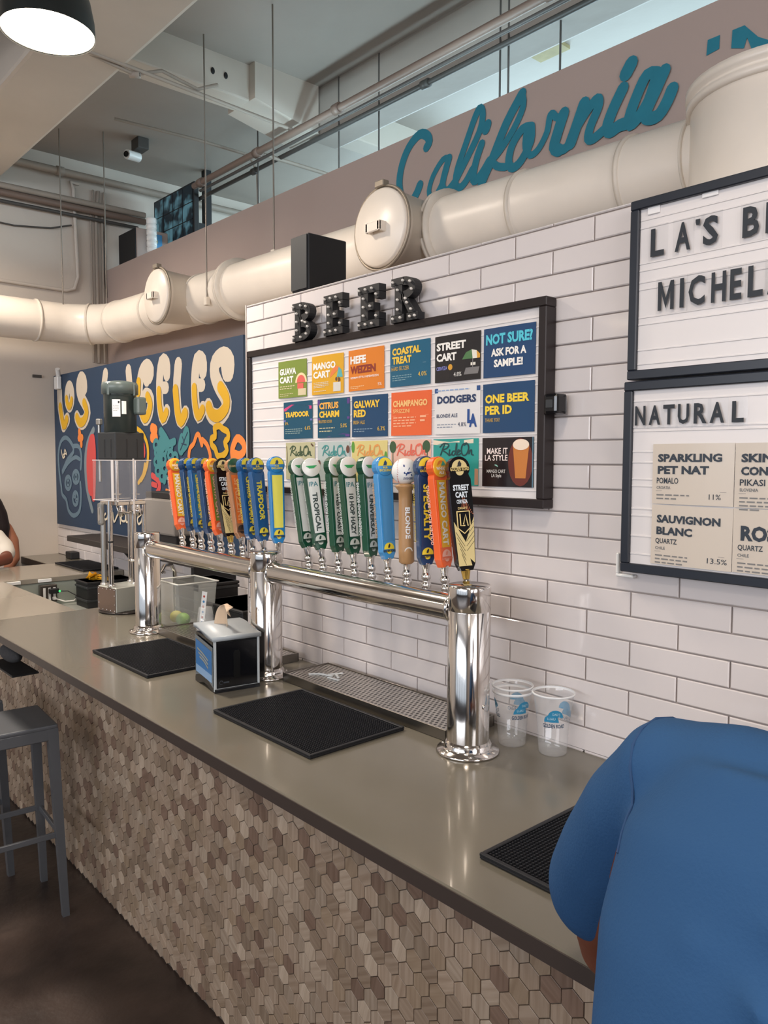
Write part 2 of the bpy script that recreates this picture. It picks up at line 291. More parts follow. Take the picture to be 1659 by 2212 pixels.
MURAL=[('white',0.085,[(-5.779,2.26),(-5.774,2.147),(-5.718,2.01)]),('white',0.085,[(-5.718,2.01),(-5.638,2.053)]),('yellow',0.05,[(-5.766,2.147),(-5.71,2.009),(-5.643,2.054)]),('white',0.075,[(-5.537,2.207),(-5.544,2.178),(-5.559,2.155),(-5.58,2.142),(-5.602,2.144),(-5.622,2.158),(-5.634,2.182),(-5.637,2.212),(-5.63,2.242),(-5.615,2.265),(-5.594,2.277),(-5.572,2.275),(-5.553,2.261),(-5.54,2.236),(-5.537,2.207)]),('yellow',0.04,[(-5.542,2.184),(-5.551,2.165),(-5.564,2.151),(-5.579,2.143),(-5.596,2.142),(-5.611,2.148),(-5.624,2.161),(-5.633,2.179),(-5.637,2.2)]),('white',0.085,[(-5.309,2.252),(-5.318,2.297),(-5.369,2.318),(-5.409,2.272),(-5.389,2.209),(-5.304,2.142),(-5.261,2.088),(-5.323,2.029),(-5.406,2.023),(-5.456,2.06)]),('yellow',0.05,[(-5.315,2.152),(-5.273,2.088),(-5.33,2.031),(-5.405,2.024),(-5.451,2.06)]),('white',0.07,[(-4.953,2.316),(-4.989,2.227)]),('white',0.07,[(-4.606,2.309),(-4.589,2.201)]),('white',0.075,[(-4.321,2.251),(-4.303,2.284),(-4.353,2.314),(-4.421,2.282),(-4.455,2.192),(-4.442,2.084),(-4.391,2.012),(-4.329,2.04),(-4.309,2.122),(-4.36,2.148),(-4.386,2.142)]),('white',0.09,[(-4.345,2.291),(-4.356,2.246)]),('yellow',0.045,[(-4.462,2.231),(-4.469,2.17)]),('yellow',0.045,[(-4.346,2.14),(-4.31,2.092),(-4.343,2.033),(-4.391,2.012),(-4.425,2.044)]),('white',0.072,[(-4.101,2.249),(-4.104,2.307),(-4.16,2.32),(-4.193,2.208),(-4.188,2.075),(-4.155,2.003),(-4.108,2.042)]),('white',0.06,[(-4.181,2.178),(-4.113,2.174)]),('yellow',0.042,[(-4.198,2.164),(-4.191,2.075),(-4.155,2.001),(-4.108,2.038)]),('white',0.072,[(-3.693,2.231),(-3.696,2.285),(-3.751,2.297),(-3.78,2.193),(-3.774,2.069),(-3.745,2.002),(-3.698,2.038)]),('white',0.06,[(-3.769,2.165),(-3.704,2.16)]),('yellow',0.042,[(-3.784,2.152),(-3.777,2.069),(-3.745,2.0),(-3.698,2.034)]),('white',0.075,[(-3.964,2.288),(-3.986,2.162),(-3.972,2.033),(-3.94,1.981),(-3.889,2.022)]),('yellow',0.05,[(-3.996,2.155),(-3.975,2.033),(-3.94,1.98),(-3.889,2.022)]),('white',0.08,[(-3.434,2.203),(-3.427,2.26),(-3.483,2.291),(-3.561,2.266),(-3.572,2.208),(-3.531,2.145),(-3.474,2.089),(-3.456,2.036),(-3.528,1.987),(-3.607,2.0),(-3.64,2.045)]),('white',0.08,[(-3.465,2.257),(-3.453,2.205)]),('yellow',0.05,[(-3.512,2.137),(-3.458,2.082),(-3.465,2.03),(-3.541,1.994),(-3.607,2.01),(-3.633,2.045)]),('blue_grey',0.022,[(-5.787,1.572),(-5.82,1.676),(-5.83,1.8),(-5.778,1.894),(-5.672,1.925),(-5.566,1.882),(-5.532,1.826),(-5.644,1.771),(-5.753,1.686)]),('blue_grey',0.022,[(-5.53,1.863),(-5.428,1.857),(-5.389,1.79),(-5.406,1.709)]),('blue_grey',0.02,[(-5.753,1.677),(-5.645,1.744),(-5.505,1.785),(-5.421,1.772)]),('blue_grey',0.02,[(-5.594,1.605),(-5.6,1.586),(-5.617,1.57),(-5.64,1.56),(-5.665,1.56),(-5.687,1.568),(-5.702,1.583),(-5.706,1.602),(-5.699,1.622),(-5.682,1.638),(-5.659,1.647),(-5.634,1.648),(-5.612,1.64),(-5.598,1.624),(-5.594,1.605)]),('blue_grey',0.02,[(-5.438,1.65),(-5.445,1.632),(-5.462,1.617),(-5.486,1.609),(-5.512,1.608),(-5.535,1.616),(-5.551,1.63),(-5.556,1.648),(-5.549,1.666),(-5.531,1.68),(-5.507,1.689),(-5.481,1.689),(-5.458,1.681),(-5.443,1.667),(-5.438,1.65)]),('blue_grey',0.012,[(-5.629,1.604),(-5.632,1.596),(-5.638,1.59),(-5.646,1.586),(-5.655,1.586),(-5.663,1.589),(-5.668,1.595),(-5.67,1.603),(-5.667,1.612),(-5.661,1.618),(-5.653,1.622),(-5.644,1.622),(-5.636,1.619),(-5.631,1.612),(-5.629,1.604)]),('blue_grey',0.012,[(-5.477,1.649),(-5.479,1.641),(-5.485,1.635),(-5.493,1.631),(-5.502,1.631),(-5.51,1.634),(-5.515,1.64),(-5.516,1.648),(-5.514,1.656),(-5.508,1.663),(-5.5,1.666),(-5.491,1.667),(-5.483,1.663),(-5.478,1.657),(-5.477,1.649)]),('blue_grey',0.022,[(-5.787,1.572),(-5.77,1.516),(-5.694,1.481),(-5.655,1.407),(-5.556,1.375),(-5.443,1.418),(-5.411,1.537),(-5.419,1.609)]),('blue_grey',0.018,[(-5.467,1.499),(-5.473,1.479),(-5.487,1.462),(-5.508,1.453),(-5.53,1.452),(-5.549,1.46),(-5.562,1.475),(-5.566,1.495),(-5.559,1.515),(-5.544,1.532),(-5.524,1.542),(-5.502,1.542),(-5.483,1.534),(-5.47,1.519),(-5.467,1.499)]),('blue_grey',0.012,[(-5.51,1.516),(-5.512,1.511),(-5.518,1.507),(-5.526,1.504),(-5.535,1.504),(-5.542,1.506),(-5.548,1.509),(-5.549,1.514),(-5.547,1.519),(-5.541,1.523),(-5.533,1.526),(-5.524,1.526),(-5.517,1.524),(-5.511,1.52),(-5.51,1.516)]),('blue_grey',0.012,[(-5.472,1.485),(-5.475,1.48),(-5.48,1.476),(-5.488,1.474),(-5.497,1.473),(-5.505,1.475),(-5.51,1.479),(-5.512,1.483),(-5.51,1.488),(-5.504,1.492),(-5.496,1.495),(-5.487,1.495),(-5.479,1.493),(-5.474,1.49),(-5.472,1.485)]),('cream',0.008,[(-5.761,1.837),(-5.733,1.781),(-5.693,1.792)]),('cream',0.008,[(-5.715,1.781),(-5.69,1.841),(-5.657,1.804)]),('cream',0.008,[(-5.724,1.804),(-5.661,1.813)]),('orange',0.04,[(-5.414,1.96),(-5.4,1.924)]),('orange',0.04,[(-5.424,1.916),(-5.369,1.919)]),('orange',0.035,[(-5.388,1.915),(-5.384,1.87)]),('grey',0.035,[(-5.167,1.967),(-5.274,1.878),(-5.32,1.754),(-5.303,1.577),(-5.219,1.429)]),('red',0.09,[(-5.194,1.885),(-5.232,1.807),(-5.243,1.693),(-5.227,1.579)]),('red',0.05,[(-5.176,1.911),(-5.163,1.824),(-5.173,1.65),(-5.19,1.519)]),('grey',0.03,[(-5.182,1.606),(-5.186,1.591),(-5.194,1.579),(-5.205,1.572),(-5.217,1.571),(-5.228,1.578),(-5.235,1.59),(-5.237,1.605),(-5.233,1.62),(-5.225,1.633),(-5.214,1.64),(-5.201,1.64),(-5.191,1.634),(-5.184,1.622),(-5.182,1.606)]),('yellow',0.022,[(-4.525,1.966),(-4.421,1.928),(-4.357,1.858),(-4.353,1.774),(-4.395,1.696),(-4.451,1.649)]),('red',0.07,[(-4.434,1.843),(-4.43,1.812)]),('yellow',0.02,[(-4.393,1.743),(-4.422,1.68),(-4.487,1.632)]),('orange',0.05,[(-4.29,1.952),(-4.256,1.943)]),('orange',0.05,[(-4.292,1.899),(-4.253,1.898)]),('orange',0.045,[(-4.273,1.94),(-4.273,1.902)]),('teal',0.018,[(-4.212,1.856),(-4.222,1.838),(-4.243,1.831),(-4.265,1.839),(-4.273,1.857),(-4.263,1.875),(-4.242,1.882),(-4.221,1.874),(-4.212,1.856)]),('teal',0.018,[(-4.138,1.87),(-4.147,1.853),(-4.168,1.845),(-4.189,1.853),(-4.197,1.871),(-4.188,1.889),(-4.166,1.896),(-4.146,1.888),(-4.138,1.87)]),('teal',0.018,[(-4.197,1.811),(-4.207,1.793),(-4.228,1.786),(-4.249,1.793),(-4.258,1.812),(-4.248,1.83),(-4.226,1.837),(-4.206,1.829),(-4.197,1.811)]),('teal',0.018,[(-4.115,1.826),(-4.124,1.808),(-4.145,1.801),(-4.166,1.808),(-4.174,1.826),(-4.165,1.844),(-4.144,1.851),(-4.123,1.843),(-4.115,1.826)]),('teal',0.018,[(-4.043,1.847),(-4.052,1.83),(-4.072,1.822),(-4.092,1.83),(-4.1,1.848),(-4.091,1.865),(-4.071,1.872),(-4.051,1.865),(-4.043,1.847)]),('teal',0.018,[(-4.208,1.759),(-4.217,1.741),(-4.239,1.733),(-4.26,1.741),(-4.268,1.759),(-4.258,1.777),(-4.237,1.784),(-4.216,1.777),(-4.208,1.759)]),('teal',0.018,[(-4.125,1.774),(-4.134,1.756),(-4.155,1.749),(-4.176,1.756),(-4.184,1.774),(-4.175,1.792),(-4.153,1.799),(-4.133,1.792),(-4.125,1.774)]),('teal',0.018,[(-4.037,1.796),(-4.046,1.779),(-4.066,1.771),(-4.086,1.779),(-4.094,1.796),(-4.085,1.814),(-4.064,1.821),(-4.045,1.814),(-4.037,1.796)]),('teal',0.018,[(-3.983,1.782),(-3.992,1.764),(-4.012,1.757),(-4.031,1.764),(-4.039,1.781),(-4.03,1.799),(-4.01,1.806),(-3.99,1.799),(-3.983,1.782)]),('teal',0.018,[(-4.193,1.707),(-4.202,1.688),(-4.224,1.681),(-4.245,1.688),(-4.253,1.706),(-4.244,1.724),(-4.222,1.732),(-4.201,1.725),(-4.193,1.707)]),('teal',0.018,[(-4.111,1.722),(-4.12,1.705),(-4.141,1.697),(-4.161,1.704),(-4.169,1.722),(-4.16,1.74),(-4.139,1.747),(-4.119,1.74),(-4.111,1.722)]),('teal',0.018,[(-4.031,1.745),(-4.039,1.728),(-4.06,1.72),(-4.08,1.727),(-4.088,1.745),(-4.079,1.762),(-4.058,1.77),(-4.038,1.763),(-4.031,1.745)]),('teal',0.018,[(-4.145,1.677),(-4.154,1.659),(-4.175,1.652),(-4.196,1.659),(-4.204,1.676),(-4.195,1.695),(-4.173,1.702),(-4.153,1.695),(-4.145,1.677)]),('teal',0.018,[(-4.072,1.693),(-4.081,1.676),(-4.101,1.668),(-4.122,1.675),(-4.13,1.693),(-4.12,1.711),(-4.1,1.718),(-4.08,1.711),(-4.072,1.693)]),('teal',0.045,[(-4.178,1.93),(-4.126,1.892),(-4.095,1.862)]),('teal',0.03,[(-4.103,1.855),(-4.016,1.872)]),('teal',0.06,[(-4.152,1.856),(-4.202,1.819),(-4.196,1.759)]),('teal',0.03,[(-4.141,1.678),(-4.146,1.651)]),('teal',0.05,[(-3.877,1.923),(-3.909,1.874),(-3.94,1.824)]),('teal',0.035,[(-3.863,1.908),(-3.872,1.859),(-3.917,1.831)]),('teal',0.03,[(-3.931,1.896),(-3.955,1.846),(-3.948,1.817)]),('navy_line',0.005,[(-3.863,1.919),(-3.948,1.825)]),('navy_line',0.005,[(-3.923,1.896),(-3.901,1.867)]),('navy_line',0.005,[(-3.932,1.86),(-3.879,1.852)]),('orange',0.02,[(-3.856,1.782),(-3.843,1.831),(-3.799,1.858),(-3.769,1.899),(-3.741,1.902),(-3.711,1.85)]),('orange',0.02,[(-3.706,1.878),(-3.656,1.85),(-3.626,1.802),(-3.626,1.775)]),('yellow',0.027,[(-3.575,1.936),(-3.529,1.944),(-3.491,1.927),(-3.446,1.912),(-3.441,1.88),(-3.473,1.861),(-3.454,1.821),(-3.493,1.795),(-3.546,1.792),(-3.571,1.829),(-3.604,1.849),(-3.606,1.883),(-3.57,1.889),(-3.575,1.936)]),('orange',0.028,[(-3.401,1.785),(-3.404,1.827),(-3.36,1.878),(-3.306,1.858),(-3.294,1.82),(-3.337,1.795),(-3.392,1.804),(-3.401,1.785)]),('red',0.026,[(-4.3,1.679),(-4.228,1.653),(-4.209,1.616),(-4.241,1.581)]),('red',0.022,[(-4.302,1.629),(-4.251,1.623)]),('cream',0.01,[(-4.989,1.42),(-5.016,1.397),(-4.991,1.381),(-4.952,1.4),(-4.947,1.422),(-4.959,1.391),(-4.928,1.385)]),('cream',0.01,[(-4.874,1.43),(-4.856,1.372),(-4.793,1.426),(-4.763,1.419),(-4.756,1.37)]),('cream',0.01,[(-4.743,1.433),(-4.741,1.392),(-4.686,1.391),(-4.674,1.432),(-4.667,1.384),(-4.609,1.404),(-4.589,1.429),(-4.623,1.427),(-4.628,1.386),(-4.572,1.382),(-4.542,1.424),(-4.538,1.38)]),('cream',0.01,[(-4.459,1.444),(-4.506,1.418),(-4.494,1.383),(-4.451,1.405),(-4.431,1.461),(-4.416,1.392),(-4.388,1.432)]),('cream',0.01,[(-4.359,1.488),(-4.338,1.443),(-4.368,1.395)]),('cream',0.01,[(-4.326,1.436),(-4.323,1.397),(-4.301,1.437)]),('orange',0.012,[(-4.128,1.6),(-4.088,1.594)])]

# ================================================================ STRUCTURE
FY = -0.41      # mosaic plane of the bar front
def sbox(name, a, b, m, parent=None, bev=0): return struct(MB().box(a, b, bev).build(name, m)) if parent is None else MB().box(a, b, bev).build(name, m, parent)
sbox('floor', (-6.1, -9, -0.1), (4.2, 3.6, 0.0), FLOORM)
ceil = sbox('ceiling', (-6.1, -9, 3.975), (4.2, 3.6, 4.1), CEILP)
sbox('beam', (-6.1, -0.30, 3.70), (4.2, 0.10, 3.98), BEAMP, ceil, 0.02)
sbox('beam', (-3.95, 1.30, 3.70), (4.2, 1.52, 3.98), CEILP, ceil, 0.02)
sbox('beam', (-6.1, -3.6, 3.70), (4.2, -3.2, 3.98), BEAMP, ceil, 0.02)
for x in (-4.06, 0.9):
    sbox('beam', (x, -7, 3.78), (x+0.17, 3.5, 3.99), BEAMP, ceil, 0.01)
    mb = MB(); mb.prism([(1.29, 3.70), (0.85, 3.78), (0.85, 3.99), (1.29, 3.99)], lambda u, v, n, x=x: Vector((x-0.06+n, u, v)), 0.29); mb.build('beam_haunch', BEAMP, ceil)
mb = MB(); mb.box((-2.757, 1.86, 3.955), (-2.565, 2.005, 3.974)); mb.build('ceiling_patch', mat('yellowed_plywood', '#a89a70', 0.7, var=0.25, scale=12), ceil)
for x, z in ((-3.89, 3.87),):
    for y in (0.62, 0.70): MB().ball((x+0.003, y, z), 0.012, (0.4, 1, 1.5)).build('bolt_hole', BLACK, ceil)
sbox('wall_left', (-6.1, -9, 0), (-5.95, 3.6, 4.0), WALLPAINT)
# lower wall behind the counter corner, carries the mural
rear = sbox('wall_rear', (-5.95, 0.46, 0), (-2.55, 0.86, 2.375), WALLPAINT)
upper = sbox('wall_upper', (-5.95, 0.86, 0), (4.2, 1.0, 3.205), MAUVE)
back = sbox('wall_back', (-2.575, 0.008, 0), (1.6, 0.46, 2.352), GROUT)
sbox('wall_far', (-6.1, 3.45, 0), (4.2, 3.6, 2.9), WALLPAINT)
tr_ = sbox('trim_1', (-6.1, 3.45, 3.75), (4.2, 3.6, 4.0), WALLPAINT)
for x in (-6.0, -3.9, -1.4, 1.1, 4.0): sbox('mullion', (x, 3.5, 2.9), (x+0.1, 3.58, 3.75), FRAMEN, tr_)
sbox('wall_right', (4.2, -9, 0), (4.35, 3.6, 4.1), mat('warm_side_wall', '#b3a293', 0.8))
wf = sbox('wall_front', (-6.1, -9, 0), (4.2, -8.85, 0.6), mat('storefront_base', '#3a3330', 0.7))
sbox('header', (-6.1, -9, 3.3), (4.2, -8.85, 4.0), mat('storefront_base', '#3a3330'), wf)
for k in range(6): sbox('mullion', (-6.05+k*2.0, -8.98, 0.6), (-5.91+k*2.0, -8.88, 3.3), FRAMEN, wf)

# lettering painted on the upper wall
PW = wallp(0.859)
mb = MB()
for g in clusters([(r*.8, p) for r, p in CAL]):
    mb = MB()
    for i, (r, pts) in enumerate(g): stroke(mb, pts, r*.86, PW, 0.0015+i*.0003)
    mb.build('painted_lettering', TEALP, upper, fix=False)
for poly in CALP: mb = MB(); mb.add([PW(u, v, 0.0015) for u, v in poly], [tuple(range(len(poly)))]); mb.build('painted_capital', TEALP, upper, fix=False)

# tiles
def tile_mesh(wd, hg, name='tile'):
    g = 0.0016; b = 0.0022; t = 0.0075
    x0, x1, z0, z1 = g, wd-g, g, hg-g
    vs = [(x0, 0, z0), (x1, 0, z0), (x1, 0, z1), (x0, 0, z1), (x0, -t+b, z0), (x1, -t+b, z0), (x1, -t+b, z1), (x0, -t+b, z1),
          (x0+b, -t, z0+b), (x1-b, -t, z0+b), (x1-b, -t, z1-b), (x0+b, -t, z1-b)]
    fs = [(8, 9, 10, 11)]+[(4+i, 4+(i+1) % 4, 8+(i+1) % 4, 8+i) for i in range(4)]+[(i, (i+1) % 4, 4+(i+1) % 4, 4+i) for i in range(4)]
    return vs, fs
TM = {}
def lay_tiles(parent, y, xa, xb, za, zb, tw, th, zref, xref, xlimit):
    stuff = MB()
    k0 = math.floor((za-zref)/th+1e-6); k = k0
    while zref+k*th < zb-0.004:
        z0 = max(zref+k*th, za); z1 = min(zref+(k+1)*th, zb); off = 0 if k % 2 == 0 else tw/2
        i = math.floor((xa-xref-off)/tw)
        while xref+off+i*tw < xb-0.004:
            x0 = max(xref+off+i*tw, xa); x1 = min(xref+off+(i+1)*tw, xb); i += 1
            if x1-x0 < 0.012: continue
            wd = round(x1-x0, 4); hg = round(z1-z0, 4)
            if x0 < xlimit:
                kk = (wd, hg)
                if kk not in TM:
                    me = bpy.data.meshes.new('tile'); me.from_pydata(*[l if j else l for j, l in enumerate((tile_mesh(wd, hg)[0], [], tile_mesh(wd, hg)[1]))]); me.materials.append(TILE); TM[kk] = me
                o = link('tile', TM[kk], parent); o.location = (x0, y, z0)
                o.rotation_euler = (random.uniform(-.004, .004), 0, random.uniform(-.003, .003))
            else:
                vs, fs = tile_mesh(wd, hg); stuff.add([(a+x0, b+y, c+z0) for a, b, c in vs], fs)
        k += 1
    if stuff.v: stuff.build('tile_field', TILE, parent, kind='stuff')
lay_tiles(back, 0.008, -2.575, 1.6, 1.07, 2.352, 0.2325, 0.0578, 1.534, -1.179, -0.40)
lay_tiles(rear, 0.46, -5.95, -2.58, 1.07, 1.296, 0.262, 0.0655, 1.07, -5.95, -2.5)
sbox('end_trim', (-2.581, 0.0, 1.07), (-2.5755, 0.46, 2.354), mat('tile_edge', '#cfc7c1', 0.3), back)

# ================================================================ BAR
BT = 1.07
bar = empty('bar_counter', 'long bar counter faced with tan hexagon mosaic under a grey top', 'bar counter', (-1.2, FY, 0))
def lp(o): return Vector(o.location)
def P_(mb, name, m, par, **kw):           # build in world coordinates under an un-rotated empty
    L = par.location; mb.v = [(a-L.x, b-L.y, c-L.z) for a, b, c in mb.v]; return mb.build(name, m, par, **kw)
mb = MB().box((-3.66, FY+0.008, 0), (1.6, -0.02, BT-0.034)).box((-4.9, FY+0.008, 0), (-3.6605, -0.302, BT-0.034)); P_(mb, 'body', mat('mosaic_grout', '#6b6157', 0.9), bar)
mb = MB().box((-5.34, FY+0.008, 0), (-4.905, 0.455, BT-0.034)); P_(mb, 'return_body', SATIN, bar)
mb = MB().box((-3.64, -0.018, 0), (-2.58, 0.0, BT-0.034)).box((-4.9,-0.3,0),(-3.66,-0.27,BT-0.034)); P_(mb, 'rear_panel', SATIN, bar)
mb = MB().box((-4.903, -0.26, 0), (-4.80, 0.455, BT-0.034)); P_(mb, 'inner_panel', mat('pale_green_steel', '#b3bab0', 0.35, 0.4), bar, label='pale steel inner panel of the return')
# hexagon mosaic
HM = []
def hexmat():
    m = bpy.data.materials.new('hexagon_stone'); m.use_nodes = True; nt = m.node_tree; b = nt.nodes['Principled BSDF']
    uv = nt.nodes.new('ShaderNodeUVMap'); uv.uv_map = 'grain'; mp = nt.nodes.new('ShaderNodeMapping'); mp.inputs['Scale'].default_value = (95, 6, 1)
    n = nt.nodes.new('ShaderNodeTexNoise'); n.inputs['Scale'].default_value = 1.0; n.inputs['Detail'].default_value = 5
    nt.links.new(uv.outputs[0], mp.inputs[0]); nt.links.new(mp.outputs[0], n.inputs['Vector'])
    at = nt.nodes.new('ShaderNodeAttribute'); at.attribute_name = 'tint'
    r = nt.nodes.new('ShaderNodeValToRGB'); r.color_ramp.elements[0].color = (0.74, 0.70, 0.66, 1); r.color_ramp.elements[1].color = (1, 1, 1, 1)
    r.color_ramp.elements[0].position = 0.35; r.color_ramp.elements[1].position = 0.65
    nt.links.new(n.outputs['Fac'], r.inputs['Fac']); mx = nt.nodes.new('ShaderNodeMix'); mx.data_type = 'RGBA'; mx.blend_type = 'MULTIPLY'; mx.inputs['Factor'].default_value = 1
    nt.links.new(at.outputs['Color'], mx.inputs[6]); nt.links.new(r.outputs['Color'], mx.inputs[7]); nt.links.new(mx.outputs[2], b.inputs['Base Color'])
    b.inputs['Roughness'].default_value = 0.5; return m
HEXM = hexmat(); HW = 0.0500; HR = HW/math.sqrt(3); PAL = ['#a5917e', '#9d8976', '#ab9784', '#8d7a68', '#98846f', '#b5a390', '#80695a', '#a18d7a', '#a69482', '#968370']
def hex_geo(seed):
    rr = random.Random(seed); r = HR-0.0011; t = rr.uniform(0.0042, 0.0066); b = 0.0012
    vs = []
    for rad, y in ((r, 0), (r, -t+b*.6), (r-b, -t)):
        for k in range(6): a = math.radians(60*k+30); vs.append((rad*math.cos(a), y, rad*math.sin(a)))
    fs = [tuple(range(12, 18))]+[(6+i, 6+(i+1) % 6, 12+(i+1) % 6, 12+i) for i in range(6)]+[(i, (i+1) % 6, 6+(i+1) % 6, 6+i) for i in range(6)]
    tint = rgb(rr.choice(PAL)); kf = rr.uniform(.88, 1.12); tint = tuple(c*kf for c in tint[:3])+(1,)
    ang = rr.choice((0, 0, 60, -60, 15)); o = rr.uniform(0, 9); ca, sa = math.cos(math.radians(ang)), math.sin(math.radians(ang))
    uv = [(v[0]*ca-v[2]*sa+o, v[0]*sa+v[2]*ca+o) for v in vs]; return vs, fs, uv, tint
def hex_mesh(name, items):
    V = []; F = []; U = []; T = []
    for vs, fs, uv, t in items: n = len(V); V += vs; F += [tuple(i+n for i in f) for f in fs]; U += uv; T += [t]*len(vs)
    me = bpy.data.meshes.new(name); me.from_pydata(V, [], F); me.materials.append(HEXM)
    ul = me.uv_layers.new(name='grain'); ca = me.attributes.new('tint', 'FLOAT_COLOR', 'POINT')
    li = [0]*len(me.loops); me.loops.foreach_get('vertex_index', li)
    ul.data.foreach_set('uv', [c for i in li for c in U[i]]); ca.data.foreach_set('color', [c for t in T for c in t]); me.update(); return me
hv = [hex_mesh('hexagon_tile', [hex_geo(i)]) for i in range(40)]
cells = []
rows = int((BT-0.036)/(HR*1.5)); 
for j in range(rows):
    zc = HR+j*HR*1.5
    for i in range(int(6.4/HW)):
        xc = -4.88+i*HW+(HW/2 if j % 2 else 0)
        if zc > BT-0.036-HR*0.9: continue
        px, py = proj((xc, FY, zc)); ok = -30 < px < 1262 and py < 2240 and zc < 1.776-0.804*1.19-0.0+0.02
        d = (Vector((xc, FY, zc))-CAMP).length; cells.append((0 if ok else 1, d, xc, zc))
cells.sort(); items = []
for k, (bad, d, xc, zc) in enumerate(cells):
    if k < 300 and not bad:
        o = link('hexagon_tile', random.choice(hv), bar); o.location = (xc-bar.location.x, FY+0.008-bar.location.y, zc)
    else:
        vs, fs, uv, t = hex_geo(1000+k); L = bar.location; items.append(([(a+xc-L.x, b+FY+0.008-L.y, c+zc) for a, b, c in vs], fs, uv, t))
link('hexagon_mosaic', hex_mesh('hexagon_mosaic', items), bar, kind='stuff')
# worktops
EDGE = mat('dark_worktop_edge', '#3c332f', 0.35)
def slab(name, a, b, m, label, cat='worktop', edges='f'):
    o = MB().box(a, b, 0.003).build(name, m)
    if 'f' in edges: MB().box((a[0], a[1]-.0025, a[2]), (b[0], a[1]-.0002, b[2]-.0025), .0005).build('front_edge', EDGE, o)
    if 'r' in edges: MB().box((b[0]+.0002, a[1], a[2]), (b[0]+.0012, b[1], b[2]-.0025)).build('side_edge', mat('brown_grey_edge', '#6b6058', .4), o)
    return tag(o, label, cat)
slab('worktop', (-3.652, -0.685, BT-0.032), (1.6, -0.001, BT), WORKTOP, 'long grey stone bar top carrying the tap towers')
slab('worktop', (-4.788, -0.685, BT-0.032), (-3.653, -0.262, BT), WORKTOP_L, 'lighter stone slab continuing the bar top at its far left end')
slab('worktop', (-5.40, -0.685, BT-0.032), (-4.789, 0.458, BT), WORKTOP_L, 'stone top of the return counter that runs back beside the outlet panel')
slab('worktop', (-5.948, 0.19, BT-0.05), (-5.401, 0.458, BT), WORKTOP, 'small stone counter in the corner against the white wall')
o = MB().box((-4.795, 0.02, 0.86), (-2.60, 0.44, 0.90), 0.003).box((-4.79, 0.05, 0), (-2.62, 0.42, 0.86)).build('back_counter', SATIN); tag(o, 'low steel work counter behind the bar, under the dark shelf', 'counter')

# ================================================================ DUCT
DY = 0.64
def dz(x): return 2.632+(-x-1.2)*0.017
duct = empty('air_duct', 'large cream painted round air duct with flanged rings along the wall', 'duct', (-2.5, DY, 2.65))
pts = [(-0.75, DY, dz(-0.75))]+[(x, DY, dz(x)) for x in (-1.2, -3, -5.05)]
el = []
for k in range(9):
    a = math.radians(90*k/8); el.append((-5.22-0.32*math.sin(a), DY-0.32*(1-math.cos(a)), dz(-5.4)))
pipe = pts+el+[(-5.54, -0.3, dz(-5.4)), (-5.54, -2.2, dz(-5.4))]
P_(MB().tube(pipe, 0.134, 32), 'pipe', DUCTP, duct)
def ring(c, ax, r, wd, m=DUCTR, name='flange_ring', double=False):
    mb = MB(); d = Vector(ax).normalized(); c = Vector(c)
    prof = [(r-0.004, -wd/2), (r+0.007, -wd/2), (r+0.007, wd/2), (r-0.004, wd/2)]
    if double: prof = [(r-0.004, -wd*.8), (r+0.027, -wd*.8), (r+0.027, -wd*.2), (r+0.006, -wd*.2), (r+0.006, wd*.2), (r+0.027, wd*.2), (r+0.027, wd*.8), (r-0.004, wd*.8)]
    mb.lathe(prof, c, d, 36, cap=False); return P_(mb, name, m, duct)
for x in (-1.33, -1.745, -4.03, -4.62, -5.17): ring((x, DY, dz(x)), (1, 0, 0), 0.134, 0.014)
for x in (-2.13, -3.66): ring((x, DY, dz(x)), (1, 0, 0), 0.134, 0.02, double=True)
ring((-5.45, DY-0.10, dz(-5.4)), (0.6, 0.8, 0), 0.134, 0.014); ring((-5.54, 0.2, dz(-5.4)), (0, 1, 0), 0.134, 0.014)
for x, yf in ((-2.268, 0.40), (-4.15, 0.40)):
    P_(MB().lathe([(0.134, 0), (0.146, -DY+yf+0.03), (0.150, -DY+yf+0.03), (0.150, -DY+yf)], (x, DY, dz(x)), (0, 1, 0), 36, cap=False), 'branch_stub', DUCTP, duct)
    cp = P_(MB().lathe([(0.0, -0.012), (0.138, -0.008), (0.146, 0.0), (0.146, 0.02), (0.0, 0.02)], (x, yf, dz(x)), (0, 1, 0), 36, cap=False), 'access_cover', DUCTP, duct)
    hz = dz(x)-0.005
    hb = MB().box((x-0.035, yf-0.045, hz-0.018), (x+0.045, yf-0.034, hz+0.018), 0.003).box((x-0.035, yf-0.045, hz-0.018), (x-0.024, yf-0.005, hz+0.018)).box((x+0.034, yf-0.045, hz-0.018), (x+0.045, yf-0.005, hz+0.018))
    P_(hb, 'cover_handle', DUCTP, duct)
    P_(MB().tube([(x+0.154*math.cos(t), yf+0.008, dz(x)+0.154*math.sin(t)) for t in [2*math.pi*k/40 for k in range(40)]], 0.006, 6, True).box((x-0.02, yf-0.012, dz(x)+0.148), (x+0.03, yf+0.02, dz(x)+0.172), 0.003), 'clamp_band', mat('aged_clamp', '#9b8f80', 0.45, 0.4), duct)
